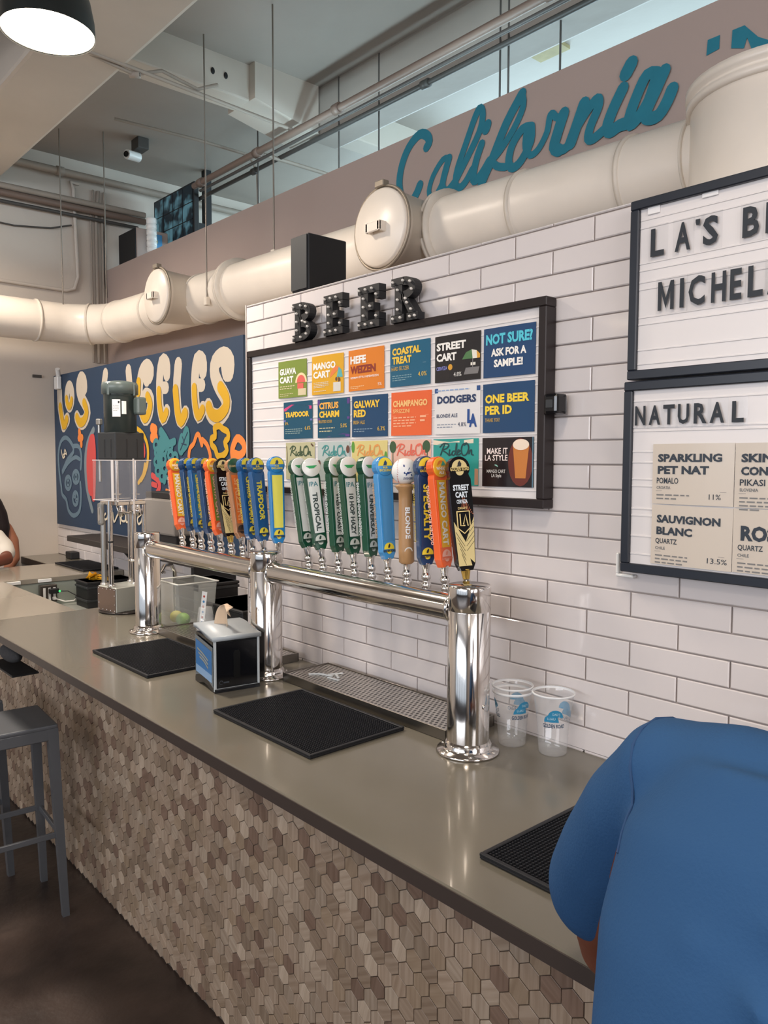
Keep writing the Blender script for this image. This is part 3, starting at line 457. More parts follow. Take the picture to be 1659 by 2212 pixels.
# vertical end drum
DX, DDY = -0.89, 0.60
P_(MB().lathe([(0.228, 2.36), (0.228, 2.745), (0.222, 2.75)], (DX, DDY, 0), (0, 0, 1), 48), 'end_drum', DUCTP, duct)
P_(MB().lathe([(0.226, 2.71), (0.240, 2.71), (0.240, 2.728), (0.233, 2.732), (0.233, 2.740), (0.242, 2.744), (0.242, 2.766), (0.17, 2.776), (0.0, 2.78)], (DX, DDY, 0), (0, 0, 1), 48, cap=False), 'drum_lid', DUCTP, duct)
ring((DX-0.235, DY, dz(-1.1)), (1, 0, 0), 0.136, 0.006, name='junction_seam')
o = MB().cyl((-1.0, 0.79, 2.42), (-5.3, 0.79, 2.47), 0.012, n=8).build('conduit', PIPED); tag(o, 'thin dark line slung under the cream duct', 'conduit')
# hanging rods
for (x, y, z0, z1, lab) in [(-3.775, DY-0.135, 2.62, 3.975, 'thin steel rod hanging to the flanged duct ring left of centre'), (-3.31, 0.62, dz(-3.3)+0.13, 3.975, 'thin steel rod hanging just left of the black loudspeaker'), (-5.47, 0.36, 2.66, 3.975, 'thin steel rod holding the duct elbow by the white wall'), (-5.32, 0.60, dz(-5)+0.12, 3.975, 'thin dark rod dropping to the duct right of the elbow')]:
    mb = MB().cyl((x, y, z0), (x, y, z1), 0.0045, n=6); r = MB().box((x-0.014, y-0.012, z0-0.03), (x+0.014, y+0.012, z0+0.012), 0.002)
    o = mb.build('hanger_rod', mat('zinc_rod', '#8d857c', 0.4, 0.6)); tag(o, lab, 'rod', 'duct hanger rods'); r.build('hanger_clip', DUCTR, o)

# ================================================================ PIPES UNDER CEILING
def pipe_thing(lab, pts, r, m, name='ceiling_pipe', n=10, clips=()):
    o = MB().tube(pts, r, n).build(name, m); tag(o, lab, 'pipe', 'pipes and conduits below the ceiling')
    for c in clips:
        MB().lathe([(r, -0.025), (r+0.008, -0.025), (r+0.008, 0.025), (r, 0.025)], c, Vector(pts[1])-Vector(pts[0]), 12, cap=False).build('coupling', m, o)
    return o
pipe_thing('brown sprinkler pipe running lengthwise above the wall lettering', [(-5.0, 1.10, 3.65), (2.0, 1.06, 3.65)], 0.021, PIPEB, clips=[(-4.9, 1.1, 3.65), (-4.2, 1.1, 3.65), (-3.4, 1.09, 3.65), (-2.0, 1.08, 3.65)])
pipe_thing('thin dark cable conduit clipped under the brown sprinkler pipe', [(-4.95, 1.12, 3.612), (2.0, 1.09, 3.612)], 0.010, PIPED)
pipe_thing('dark lengthwise pipe nearest the mauve wall top', [(-5.3, 1.27, 3.66), (2.0, 1.24, 3.66)], 0.014, PIPED, clips=[(-2.9, 1.26, 3.66), (-4.5, 1.27, 3.66)])
pipe_thing('pale conduit running out from the lamp towards the mauve wall', [(-3.8, -3.0, 3.70), (-3.8, -0.07, 3.70), (-3.86, 1.12, 3.69)], 0.010, PIPEM)
pipe_thing('second pale conduit looping down beside the concrete girder', [(-4.0, -0.5, 3.75), (-3.84, -0.32, 3.74), (-3.83, 0.15, 3.68), (-3.84, 0.3, 3.75), (-3.84, 0.5, 3.72), (-3.84, 0.62, 3.78)], 0.009, PIPEM, clips=[(-3.83, 0.15, 3.68)])
pipe_thing('short pale branch pipe crossing from sprinkler pipe to mauve wall', [(-4.2, 1.08, 3.65), (-4.2, 1.75, 3.65)], 0.012, PIPEM)
pipe_thing('pale conduit turning down beyond the mauve wall', [(-4.9, 0.5, 3.90), (-4.75, 1.0, 3.86), (-4.7, 1.35, 3.84), (-4.7, 1.42, 3.75), (-4.7, 1.43, 3.4)], 0.010, PIPEM)
pipe_thing('upper fat pipe on the white left wall', [(-5.86, -0.3, 3.83), (-5.86, 2.6, 3.85)], 0.026, PIPEM, clips=[(-5.86, 0.5, 3.835)])
pipe_thing('middle pipe on the white left wall', [(-5.88, -0.3, 3.65), (-5.88, 1.15, 3.66)], 0.022, PIPEM)
pipe_thing('brown lower pipe on the white left wall', [(-5.88, -0.3, 3.605), (-5.88, 1.15, 3.61)], 0.024, PIPEB)
pipe_thing('thin dark pipe lowest on the white left wall', [(-5.9, -0.3, 3.55), (-5.9, 1.1, 3.56)], 0.013, PIPED)
pipe_thing('painted conduit looping down the white left wall', [(-5.93, 0.66, 3.80), (-5.93, 0.60, 3.80), (-5.93, 0.62, 3.76), (-5.93, 0.64, 3.12), (-5.93, 0.61, 3.03), (-5.93, 0.55, 3.01), (-5.93, -0.2, 3.02)], 0.013, WALLPAINT)
for y, r, lab in ((0.745, .008, 'left of three'), (0.785, .013, 'middle of three'), (0.83, .009, 'right of three')):
    pipe_thing('vertical pale conduit by the mauve wall corner, '+lab, [(-5.93, y, 2.5), (-5.93, y, 3.55), (-5.93, y+0.02, 3.78)], r, PIPEM)
pipe_thing('dark cable drooping beside the corner conduits', [(-5.94, 0.86, 3.58), (-5.935, 0.84, 3.4), (-5.935, 0.85, 3.1), (-5.935, 0.86, 3.0)], 0.007, PIPED)
pipe_thing('slack dark cable across the white left wall', [(-5.93, -0.2, 3.42), (-5.93, 0.2, 3.41), (-5.93, 0.45, 3.44), (-5.93, 0.6, 3.49)], 0.006, PIPED)
for i, (x, y) in enumerate(((-3.3, 1.3), (-2.45, 1.3), (-2.40, 1.3), (-2.15, 1.35), (-3.65, 1.3), (-4.35, 1.2))):
    pipe_thing('thin vertical wire hanger above the mauve wall, %s from the left' % ['third', 'fourth', 'fifth', 'sixth and last', 'second', 'first'][i], [(x, y, 3.2), (x, y, 3.97)], 0.005, PIPED, 'wire_hanger', 6)
# little camera on the ceiling
o = empty('spotlight', 'small pale round spotlight fixture on a conduit under the ceiling', 'spotlight', (-5.30, 0.80, 3.86))
P_(MB().cyl((-5.30, 0.84, 3.86), (-5.27, 0.74, 3.85), 0.032, n=14), 'head', WHITE, o); P_(MB().cyl((-5.269, 0.739, 3.85), (-5.266, 0.732, 3.85), 0.02, n=12), 'lens', BLACKG, o)
P_(MB().box((-5.33, 0.8, 3.9), (-5.22, 0.88, 3.975), 0.005), 'mount', PIPED, o)
# insulated bundle + TV + speaker on the mauve wall
o = MB()
for k in range(7): o.lathe([(0.03, 0), (0.036, 0.005), (0.036, 0.035), (0.03, 0.04)], (-5.36, .955, 3.2055+k*0.04), (0, 0, 1), 12)
tag(o.build('insulated_stack', WHITE), 'stack of pale insulated collars beside the monitor', 'insulator')
tv = empty('monitor', 'black wall monitor with a bluish tiled picture high above the mauve wall', 'monitor', (-5.5, 1.2, 3.55), (0, 0, 0))
P_(MB().box((-5.83, 1.2, 3.36), (-5.19, 1.24, 3.76), 0.004), 'casing', BLACK, tv)
scr = MB(); PT = wallp(1.1985)
quad(scr, PT, -5.81, 3.38, -5.21, 3.745, 0.0005)
def screenmat():
    m = bpy.data.materials.new('lit_screen'); m.use_nodes = True; nt = m.node_tree; b = nt.nodes['Principled BSDF']
    tc = nt.nodes.new('ShaderNodeTexCoord'); v = nt.nodes.new('ShaderNodeTexNoise'); v.inputs['Scale'].default_value = 9; nt.links.new(tc.outputs['Object'], v.inputs['Vector'])
    r = nt.nodes.new('ShaderNodeValToRGB'); r.color_ramp.elements[0].position = .45; r.color_ramp.elements[0].color = rgb('#0d1a22'); r.color_ramp.elements[1].position = .62; r.color_ramp.elements[1].color = rgb('#4f7682')
    nt.links.new(v.outputs['Fac'], r.inputs['Fac']); nt.links.new(r.outputs['Color'], b.inputs['Emission Color']); b.inputs['Emission Strength'].default_value = 0.8; b.inputs['Base Color'].default_value = (0, 0, 0, 1); return m
P_(scr, 'screen', screenmat(), tv)
g = MB()
for k in range(1, 4): g.box((-5.81+k*.15-.003, 1.196, 3.38), (-5.81+k*.15+.003, 1.1985, 3.745))
for k in range(1, 3): g.box((-5.81, 1.196, 3.38+k*.12-.003), (-5.21, 1.1985, 3.38+k*.12+.003))
P_(g, 'picture_grid', BLACK, tv)
P_(MB().box((-5.55, 1.24, 3.5), (-5.45, 1.5, 3.56)).box((-5.53, 1.45, 3.5), (-5.47, 1.5, 3.975)), 'bracket', BLACK, tv)
sp = empty('loudspeaker', 'mauve-sided loudspeaker with dark front standing on the mauve wall', 'loudspeaker', (-5.64, 1.0, 3.205))
P_(MB().box((-5.80, 0.905, 3.205), (-5.50, 1.15, 3.445), 0.004), 'cabinet', MAUVE, sp); P_(MB().box((-5.79, 0.897, 3.21), (-5.505, 0.9045, 3.44)), 'grille', BLACK, sp)
o = MB().box((-5.499, 0.985, 3.29), (-5.49, 1.10, 3.42), 0.003).build('sticker_plate', mat('sky_blue_card', '#4b94c8', 0.6)); tag(o, 'small sky-blue card fixed to the side of the mauve loudspeaker', 'card')
PS = plane((-5.489, 1.0, 3.32), (0, 1, 0), (0, 0, 1)); m_ = MB(); disc(m_, PS, .042, .045, .022, .001); m_.build('emblem', mat('pale_gold', '#b9b48a', .6), o)
sp2 = empty('loudspeaker', 'tall black loudspeaker box standing on top of the white tiled wall', 'loudspeaker', (-2.24, 0.1, 2.352))
P_(MB().box((-2.285, 0.005, 2.352), (-2.185, 0.17, 2.541), 0.003), 'cabinet', BLACK, sp2); P_(MB().box((-2.28, -0.001, 2.358), (-2.19, 0.0045, 2.536)), 'grille', DARKP, sp2)

# cool strip lights lying on top of the mauve wall
for i, (x, lab) in enumerate(((-3.55, 'cool white strip light on top of the mauve wall, left one'), (-2.45, 'cool white strip light on top of the mauve wall, middle one'), (-1.25, 'cool white strip light on top of the mauve wall, right one'))):
    t = empty('strip_light', lab, 'lamp', (x, 0.93, 3.2055)); P_(MB().box((x-.35, .915, 3.2055), (x+.35, .945, 3.218), .002), 'batten', WHITE, t); P_(MB().cyl((x-.34, .93, 3.229), (x+.34, .93, 3.229), .011, n=10), 'tube', mat('cool_tube_glow', '#dff4ff', .5, emit=6.0), t)
    l = bpy.data.lights.new('strip_glow', 'AREA'); l.shape = 'RECTANGLE'; l.size = .68; l.size_y = .03; l.energy = 3.5; l.color = (.62, .88, 1.0)
    lo = bpy.data.objects.new('strip_glow', l); COL.objects.link(lo); lo.parent = t; lo.location = (0, 0.0, .045); lo.rotation_euler = (math.pi-.35, 0, 0)
# ================================================================ PENDANT LAMPS
def pendant(x, y, z, r, lab, light=True, power=None):
    t = empty('pendant_lamp', lab, 'lamp', (x, y, z))
    prof = [(r, 0.0), (r*0.985, 0.05), (r*0.9, 0.12), (r*0.7, 0.19), (r*0.4, 0.24), (0.035, 0.262), (0.03, 0.33), (0.0, 0.335)]
    MB().lathe(prof, (0, 0, 0), (0, 0, 1), 40, cap=False).build('shade', mat('dark_green_black_enamel', '#1b201f', 0.4), t)
    MB().lathe([(r*.975, 0.004), (r*.96, 0.05), (r*.88, 0.115), (r*.68, 0.183), (0.0, 0.23)], (0, 0, 0), (0, 0, 1), 40, cap=False).build('inner_liner', mat('lit_liner', '#fff4e2', 0.6, emit=1.5), t)
    MB().lathe([(0.0, 0.03), (r*.92, 0.03), (r*.92, 0.034), (0, 0.034)], (0, 0, 0), (0, 0, 1), 32, cap=False).build('diffuser', mat('lamp_glow', '#fff1dc', 0.6, emit=7.0), t)
    MB().cyl((0, 0, 0.33), (0, 0, 3.98-z), 0.008, n=8).build('stem', BLACK, t)
    if light:
        l = bpy.data.lights.new('pendant_light', 'AREA'); l.shape = 'DISK'; l.size = r*1.7; l.energy = power or PENDANT_POWER; l.color = (1.0, 0.87, 0.74)
        o = bpy.data.objects.new('pendant_light', l); COL.objects.link(o); o.parent = t; o.location = (0, 0, -0.005); l.spread = math.radians(150)
pendant(-2.87, -0.6, 3.240, 0.155, 'black dome pendant lamp with glowing white inside at upper left', power=30)
pendant(-0.5, -1.35, 3.3, 0.24, 'black dome pendant lamp over the bar outside the picture, right of the lit one')
pendant(1.6, -0.75, 3.3, 0.24, 'black dome pendant lamp far right over the bar outside the picture')
pendant(-4.7, -0.75, 3.62, 0.24, 'black dome pendant lamp outside the picture, added to brighten the white left wall', power=42)  # extra unseen lamp, put in to lift the left wall
pendant(-4.6, -5.95, 3.25, 0.24, 'black dome pendant lamp far behind the stools, outside the picture')
pendant(-5.1, -3.7, 3.25, 0.20, 'black dome pendant lamp behind the left stools, outside the picture')
pendant(-1.6, -3.1, 3.3, 0.24, 'black dome pendant lamp behind the viewer, outside the picture')
pendant(1.4, -3.2, 3.3, 0.24, 'black dome pendant lamp behind the viewer to the right, outside the picture')

# ================================================================ MURAL
mural = empty('mural_panel', 'navy mural panel painted with bubble letters LOS ANGELES and fruit', 'mural', (-4.6, 0.43, 1.30))
P_(MB().box((-5.895, 0.432, 1.297), (-3.30, 0.4585, 2.374)), 'panel', mat('navy_paint', '#243a54', 0.6, var=0.1, scale=3), mural)
PM = wallp(0.432); MC = {'white': '#c6baa9', 'yellow': '#cfa01d', 'blue_grey': '#617887', 'orange': '#e2813a', 'grey': '#76838a', 'red': '#c94a48', 'teal': '#3f7f84', 'navy_line': '#22374f', 'cream': '#d8ccb4'}
names = {'white': 'bubble_lettering', 'yellow': 'yellow_fill', 'blue_grey': 'face_drawing', 'orange': 'orange_flowers', 'grey': 'grey_outline', 'red': 'red_shapes', 'teal': 'teal_fruit', 'navy_line': 'leaf_veins', 'cream': 'cream_script'}
for i, c in enumerate(('white', 'grey', 'blue_grey', 'orange', 'red', 'teal', 'yellow', 'navy_line', 'cream')):
    st = [(r*((.58 if c == 'white' else .64) if c in ('white', 'yellow') else (.62 if r > .03 else .72)), pts) for col, r, pts in MURAL if col == c]
    for g in clusters(st):
        mb = MB()
        for j, (r, pts) in enumerate(g): stroke(mb, pts, r, PM, 0.001+0.0005*i+j*.00004)
        P_(mb, names[c], mat('mural_'+c, MC[c], 0.7), mural, fix=False)
o = MB().box((-5.80, 0.40, 2.27), (-5.73, 0.43, 2.36), 0.004).cyl((-5.76, 0.42, 2.36), (-5.72, 0.40, 2.41), 0.016, n=10).build('emergency_light', WHITE); tag(o, 'small white fixture at the top left corner of the mural', 'fixture')
o = MB().box((-5.975+.03, 0.30, 2.36), (-5.93, 0.36, 2.38)).build('wall_clip', PIPED); tag(o, 'small dark clip on the white wall left of the mural', 'clip')

# ================================================================ LETTER BOARDS
def board(name, lab, x0, z0, x1, z1, fw, m, yf, trk, cat='sign board'):
    t = empty(name, lab, cat, ((x0+x1)/2, yf, z0))
    P_(MB().box((x0+.004, yf+0.010, z0+.004), (x1-.004, -0.001, z1-.004)), 'backing', BOARDW, t)
    for n_, a, b in (('frame_rail', (x0, yf, z1-fw), (x1, -0.001, z1)), ('frame_rail', (x0, yf, z0), (x1, -0.001, z0+fw)), ('frame_stile', (x0, yf, z0+fw), (x0+fw, -0.001, z1-fw)), ('frame_stile', (x1-fw, yf, z0+fw), (x1, -0.001, z1-fw))):
        P_(MB().box(a, b, 0.002), n_, m, t)
    for z in trk: P_(MB().box((x0+fw, yf+0.0085, z-0.002), (x1-fw, yf+0.0105, z+0.002), 0.0006), 'letter_track', BOARDW, t)
    return t
zs = [2.124, 2.10, 2.055, 2.035, 1.982, 1.96, 1.915, 1.895, 1.84, 1.82, 1.775, 1.755, 1.70]
beerb = board('menu_board', 'wide dark-framed white menu board with colourful beer cards', -2.508, 1.657, -1.163, 2.170, 0.023, FRAMEB, -0.042, zs)
b2 = board('menu_board', 'upper right dark-framed letter board starting with the line LA\'S', -0.942, 1.952, 0.42, 2.335, 0.020, FRAMEN, -0.045, [2.292, 2.275, 2.20, 2.185, 2.16, 2.145, 2.085, 2.07, 2.015, 1.985])
b3 = board('menu_board', 'lower right dark-framed letter board headed NATURAL with cream wine cards', -0.948, 1.528, 0.42, 1.948, 0.020, FRAMEN, -0.045, [1.905, 1.848, 1.84, 1.795, 1.772, 1.735, 1.72, 1.67, 1.655, 1.61, 1.57])
for n, (x, z, w_) in enumerate(((-0.905, 2.306, .028), (-0.785, 2.312, .034))):
    o = MB().box((x, -0.0385, z-.006), (x+w_, -0.036, z+.012), 0.001).build('tape_piece', mat('glossy_tape', '#efeceb', 0.15)); tag(o, 'strip of clear tape at the top of the upper letter board, '+('left one' if n == 0 else 'right one'), 'tape', 'tape strips')
o = MB().box((-0.974, -0.02, 1.518), (-0.967, -0.001, 1.565), 0.002).box((-0.974, -0.02, 1.511), (-0.930, -0.001, 1.518), 0.002).build('board_bracket', WHITE); tag(o, 'white plastic corner bracket under the lower right board', 'bracket')
o = MB().box((-1.158, -0.055, 1.885), (-1.118, -0.012, 1.935), 0.008).build('wall_sensor', BLACKG); tag(o, 'small glossy black device on the right edge of the beer menu board', 'device')
MB().cyl((-1.162, -0.03, 1.908), (-1.156, -0.03, 1.908), 0.014, n=12).build('mount', BLACK, o)
MB().box((-1.150, -0.057, 1.90), (-1.130, -0.055, 1.92), 0.001).build('button', DARKP, o)

CW, CH = 0.167, 0.126
def card(x, ztop, y, name, lab, bg, cw=CW, ch=CH, group='beer cards on the menu board', cat='card', bm=None):
    t = empty(name, lab, cat, (x, y, ztop-ch), (0, random.uniform(-.006, .006), 0), group)
    P0 = plane((0, 0, 0), (1, 0, 0), (0, 0, 1))
    s = MB(); n = 6; vs = []; fs = []     # gently bowed sheet with thickness
    for k in range(n+1):
        u = cw*k/n; bow = -0.0022*math.sin(math.pi*k/n)
        for yy in (bow, bow+0.0008):
            for v in (0, ch): vs.append((u, yy, v))
    for k in range(n):
        a = 4*k; b = 4*(k+1); fs += [(a, b, b+1, a+1), (a+2, a+3, b+3, b+2), (a, a+2, b+2, b), (a+1, b+1, b+3, a+3)]
    fs += [(0, 1, 3, 2), (4*n, 4*n+2, 4*n+3, 4*n+1)]
    s.add(vs, fs, False).build('sheet', bm or mat('card_'+bg.strip('#'), bg, 0.25, spec=0.5), t)
    def Q(u, v, nn=0.0): return Vector((u*cw, -0.0022*math.sin(math.pi*min(max(u, 0), 1))-0.0003-nn, v*ch))
    return t, Q
def ctext(t, Q, items, name='lettering'):
    # items: (string,u,v,w,h,colour,align)
    for s, u, v, w_, h, c, al in items: mb = MB(); text(mb, s, Q, u, v, w_, h, 0.0004, 0.045 if h > .12 else (.0 if '%' in s else .015), 0, al); mb.build(name, ink('ink_'+c.strip('#'), c), t, fix=False)
def cpoly(t, Q, c, polys, name='artwork', n=0.0002):
    for p in polys:
        mb = MB()
        if p[0] == 'q': quad(mb, Q, *p[1:], n=n)
        elif p[0] == 'd': disc(mb, Q, *p[1:4], n=n, ry=p[4] if len(p) > 4 else None, a0=p[5] if len(p) > 5 else 0, a1=p[6] if len(p) > 6 else 360)
        elif p[0] == 'p': mb.add([Q(u, v, n) for u, v in p[1]], [tuple(range(len(p[1])))])
        elif p[0] == 's': scribble(mb, Q, *p[1:], n=n)
        elif p[0] == 'k': stroke(mb, p[1], p[2], Q, n)
        mb.build('small_print' if p[0] == 's' else name, mat('print_'+c.strip('#'), c, 0.4), t, fix=False)
YC = -0.0345; Y_ = '#f0c43c'; W_ = '#f3efe8'
X1 = [-2.312, -2.115, -1.922, -1.728, -1.543, -1.366]; X2 = [-2.28, -2.084, -1.906, -1.723, -1.543, -1.366]; X3 = [-2.268, -2.084, -1.906, -1.724, -1.547, -1.366]
Z1, Z2, Z3 = 2.114, 1.972, 1.833
t, Q = card(X1[0], Z1, YC, 'menu_card', 'olive green card reading GUAVA CART with a grapefruit umbrella', '#7f9140')
ctext(t, Q, [('GUAVA', .06, .62, .60, .18, W_, 'l'), ('CART', .06, .40, .50, .18, W_, 'l')])
cpoly(t, Q, '#f0d9a8', [('d', .82, .38, .19, .26, 0, 180)]); cpoly(t, Q, '#e0685e', [('d', .82, .38, .14, .20, 0, 180), ('q', .70, .22, .90, .36)], n=.0003); cpoly(t, Q, '#d9c9a4', [('q', .72, .04, .98, .22), ('s', .06, .30, .55, 2, .03, .03), ('s', .06, .10, .5, 2, .02, .03)])
t, Q = card(X1[1], Z1, YC, 'menu_card', 'golden yellow card reading MANGO CART with a beach umbrella', '#dfa72c')
ctext(t, Q, [('MANGO', .05, .64, .72, .18, W_, 'l'), ('CART', .05, .42, .55, .18, W_, 'l')])
cpoly(t, Q, '#e8834a', [('d', .80, .40, .20, .28, 60, 180)]); cpoly(t, Q, '#5fb0b0', [('p', [(.80, .40), (.98, .40), (.94, .58), (.86, .66)])]); cpoly(t, Q, '#d8d4cc', [('q', .70, .05, .92, .28), ('s', .06, .30, .5, 4, .02, .02), ('s', .06, .08, .5, 1, .02, .03)]); cpoly(t, Q, '#6b4a33', [('d', .79, .36, .03, .05), ('d', .88, .34, .03, .05), ('q', .84, .28, .86, .42)], n=.0003)
t, Q = card(X1[2], Z1, YC, 'menu_card', 'orange card reading HEFE WEIZEN', '#e0822e')
ctext(t, Q, [('HEFE', .06, .66, .46, .19, W_, 'l'), ('WEIZEN', .06, .42, .72, .19, '#8c2f23', 'l'), ('GERMAN STYLE HEFEWEIZEN', .06, .30, .8, .05, W_, 'l'), ('5%', .84, .08, .10, .07, W_, 'l')]); cpoly(t, Q, '#f0cfa0', [('s', .06, .10, .4, 2, .02, .02)])
t, Q = card(X1[3], Z1, YC, 'menu_card', 'blue-green card reading COASTAL TREAT in yellow', '#1f5f7c')
ctext(t, Q, [('COASTAL', .06, .72, .72, .17, Y_, 'l'), ('TREAT', .06, .52, .50, .17, Y_, 'l'), ('HARD SELTZER', .04, .37, .46, .09, '#c7a24a', 'l'), ('4.0%', .72, .19, .2, .10, Y_, 'l')]); cpoly(t, Q, '#7fa0a8', [('s', .06, .24, .5, 3, .025, .025), ('q', .04, .485, .9, .492)])
t, Q = card(X1[4], Z1, YC, 'menu_card', 'black card reading STREET CART with a striped umbrella', '#262324')
ctext(t, Q, [('STREET', .04, .68, .66, .17, W_, 'l'), ('CART', .04, .45, .46, .17, W_, 'l'), ('CERVEZA', .04, .26, .25, .08, '#8f92d8', 'l'), ('4.8%', .44, .10, .17, .09, W_, 'l')])
cpoly(t, Q, '#4f7a4a', [('p', [(.62, .44), (.70, .58), (.82, .63), (.84, .44)])]); cpoly(t, Q, '#e8e2d4', [('p', [(.84, .44), (.82, .63), (.92, .60), (.93, .44)]), ('q', .80, .30, .90, .36)]); cpoly(t, Q, '#d79d35', [('p', [(.93, .44), (.92, .60), (.99, .52), (.99, .44)]), ('d', .36, .31, .05, .065)]); cpoly(t, Q, '#7a7776', [('q', .835, .2, .85, .44), ('p', [(.66, .12), (.95, .12), (.98, .26), (.70, .26)])])
t, Q = card(X1[5], Z1, YC, 'menu_card', 'navy card reading NOT SURE? ASK FOR A SAMPLE!', '#24466f')
ctext(t, Q, [('NOT SURE?', .5, .66, .90, .22, '#4fc3d6', 'c'), ('ASK FOR A', .5, .42, .68, .16, W_, 'c'), ('SAMPLE!', .5, .20, .56, .16, W_, 'c')])
t, Q = card(X2[0], Z2, YC, 'menu_card', 'dark teal card reading TRAPDOOR with a magenta band', '#16506a')
cpoly(t, Q, '#d4447e', [('p', [(.02, .83), (.3, .93), (.6, .90), (.98, .86), (.98, .78), (.02, .76)])]); cpoly(t, Q, '#6f6fb0', [('q', .0, .47, 1, .52)])
ctext(t, Q, [('TRAPDOOR', .06, .58, .84, .15, Y_, 'l'), ('IPA', .06, .38, .12, .08, '#c7a24a', 'l'), ('6.6%', .76, .23, .18, .10, Y_, 'l')]); cpoly(t, Q, '#8fa6a0', [('s', .06, .25, .62, 3, .025, .03)])
t, Q = card(X2[1], Z2, YC, 'menu_card', 'dark teal card reading CITRUS CHARM with a purple band', '#16506a')
cpoly(t, Q, '#5f3f86', [('q', 0, .84, 1, .98), ('q', 0, .46, 1, .52), ('p', [(.3, .02), (.8, .10), (1, .08), (1, .02)])]); ctext(t, Q, [('CITRUS', .06, .74, .62, .17, '#f2b04a', 'l'), ('CHARM', .06, .52, .64, .17, Y_, 'l'), ('FRUITED SOUR', .04, .38, .44, .08, '#c7a24a', 'l'), ('5.0%', .74, .25, .18, .10, Y_, 'l')]); cpoly(t, Q, '#d0c79a', [('s', .06, .24, .5, 2, .03, .05)])
t, Q = card(X2[2], Z2, YC, 'menu_card', 'plain navy card reading GALWAY RED in yellow', '#1d466b')
ctext(t, Q, [('GALWAY', .06, .70, .74, .18, Y_, 'l'), ('RED', .06, .48, .36, .18, Y_, 'l'), ('IRISH ALE', .05, .31, .34, .09, '#c7a24a', 'l'), ('6.3%', .74, .14, .2, .10, Y_, 'l')]); cpoly(t, Q, '#8298a8', [('s', .06, .18, .55, 2, .025, .03)])
t, Q = card(X2[3], Z2, YC, 'menu_card', 'coral orange card reading CHAMPANGO SPRIZZINI', '#e8683a')
ctext(t, Q, [('CHAMPANGO', .05, .66, .86, .15, '#f6c07a', 'l'), ('SPRIZZINI', .05, .52, .44, .09, '#f6c07a', 'l')]); cpoly(t, Q, '#f6b48c', [('s', .06, .40, .58, 4, .035, .03), ('s', .74, .40, .14, 2, .06, .03), ('q', .04, .455, .94, .46)])
t, Q = card(X2[4], Z2, YC, 'menu_card', 'white card reading DODGERS BLONDE ALE with a navy top edge', '#e4e1de')
cpoly(t, Q, '#2c4f86', [('q', 0, .90, 1, 1)]); ctext(t, Q, [('DODGERS', .06, .66, .86, .17, '#1f355c', 'l'), ('BLONDE ALE', .05, .36, .48, .08, '#1f355c', 'l'), ('4.8%', .54, .16, .18, .09, '#1f355c', 'l'), ('L', .74, .22, .13, .30, '#1f4a8c', 'l'), ('A', .78, .14, .16, .28, '#1f4a8c', 'l')]); cpoly(t, Q, '#8a93a3', [('s', .06, .20, .44, 2, .025, .03)]); cpoly(t, Q, '#8fa7cc', [('s', .04, .935, .9, 1, .035, .03)], n=.0004)
t, Q = card(X2[5], Z2, YC, 'menu_card', 'navy card reading ONE BEER PER ID in yellow', '#22466c')
ctext(t, Q, [('ONE BEER', .05, .60, .86, .18, '#f2cf3a', 'l'), ('PER ID', .05, .37, .54, .18, '#f2cf3a', 'l'), ('THANK YOU!', .05, .22, .30, .08, '#c7a24a', 'l')])
RO = [[(.10, .15), (.16, .55), (.22, .9)], [(.08, .7), (.2, .95), (.34, .85), (.28, .6), (.16, .5), (.28, .3), (.36, .12)], [(.37, .5), (.36, .25), (.40, .15), (.44, .3)], [(.52, .42), (.46, .4), (.44, .2), (.5, .15), (.56, .5), (.57, .95), (.54, .3), (.58, .15)], [(.60, .3), (.66, .42), (.62, .5), (.59, .3), (.62, .15), (.68, .25)], [(.84, .95), (.74, .85), (.70, .5), (.74, .15), (.84, .2), (.90, .6), (.86, .9), (.78, .8)], [(.90, .5), (.91, .2), (.92, .35), (.97, .5), (.98, .2), (1.02, .15)]]
def ride(i, lab, bg, inkc, extra):
    t, Q = card(X3[i], Z3, YC, 'menu_card', lab, bg); mb = MB()
    for p in RO: stroke(mb, [(.10+u*.78, .60+v*.32) for u, v in p], .015, Q, .0004)
    mb.build('script_lettering', ink('ink_'+inkc.strip('#'), inkc), t, fix=False)
    ext = {}
    for c, polys in extra: cpoly(t, Q, c, polys)
    cpoly(t, Q, inkc, [('s', .2, .45, .6, 2, .03, .03)])
ride(0, 'pale sage card with dark script Ride On', '#bdb892', '#3d5238', [('#5b3d2e', [('k', [(.03, .9), (.06, .6), (.02, .3)], .008), ('k', [(.95, .9), (.9, .95)], .02)])])
ride(1, 'pale blue-grey card with teal script Ride On', '#b9c3c0', '#3f8f8c', [('#6b4438', [('d', .95, .80, .05, .10), ('d', .05, .45, .05, .08)])])
ride(2, 'pale yellow card with orange script Ride On', '#dccb86', '#e39a52', [('#5f9a3e', [('d', .04, .85, .05, .14), ('d', .96, .60, .04, .14)])])
ride(3, 'pale pink card with coral script Ride On and palms', '#e4b7a4', '#df6a55', [('#3f5a3c', [('d', .06, .84, .09, .14), ('q', .05, .1, .07, .8), ('d', .90, .84, .09, .14), ('q', .91, .3, .93, .8)])])
ride(4, 'turquoise beach card with dark script Ride On', '#2f9a90', '#153f42', [('#e6d8c0', [('p', [(0, .98), (.4, .93), (.9, .99), (.9, .9), (.3, .86), (0, .88)])]), ('#b98a6c', [('q', 0, .02, 1, .36)])])
t, Q = card(X3[5], Z3, YC, 'menu_card', 'dark card reading MAKE IT LA STYLE beside a glass of beer', '#221a1c')
cpoly(t, Q, '#6a2a1c', [('d', .76, .5, .23, .48)], n=.0001)
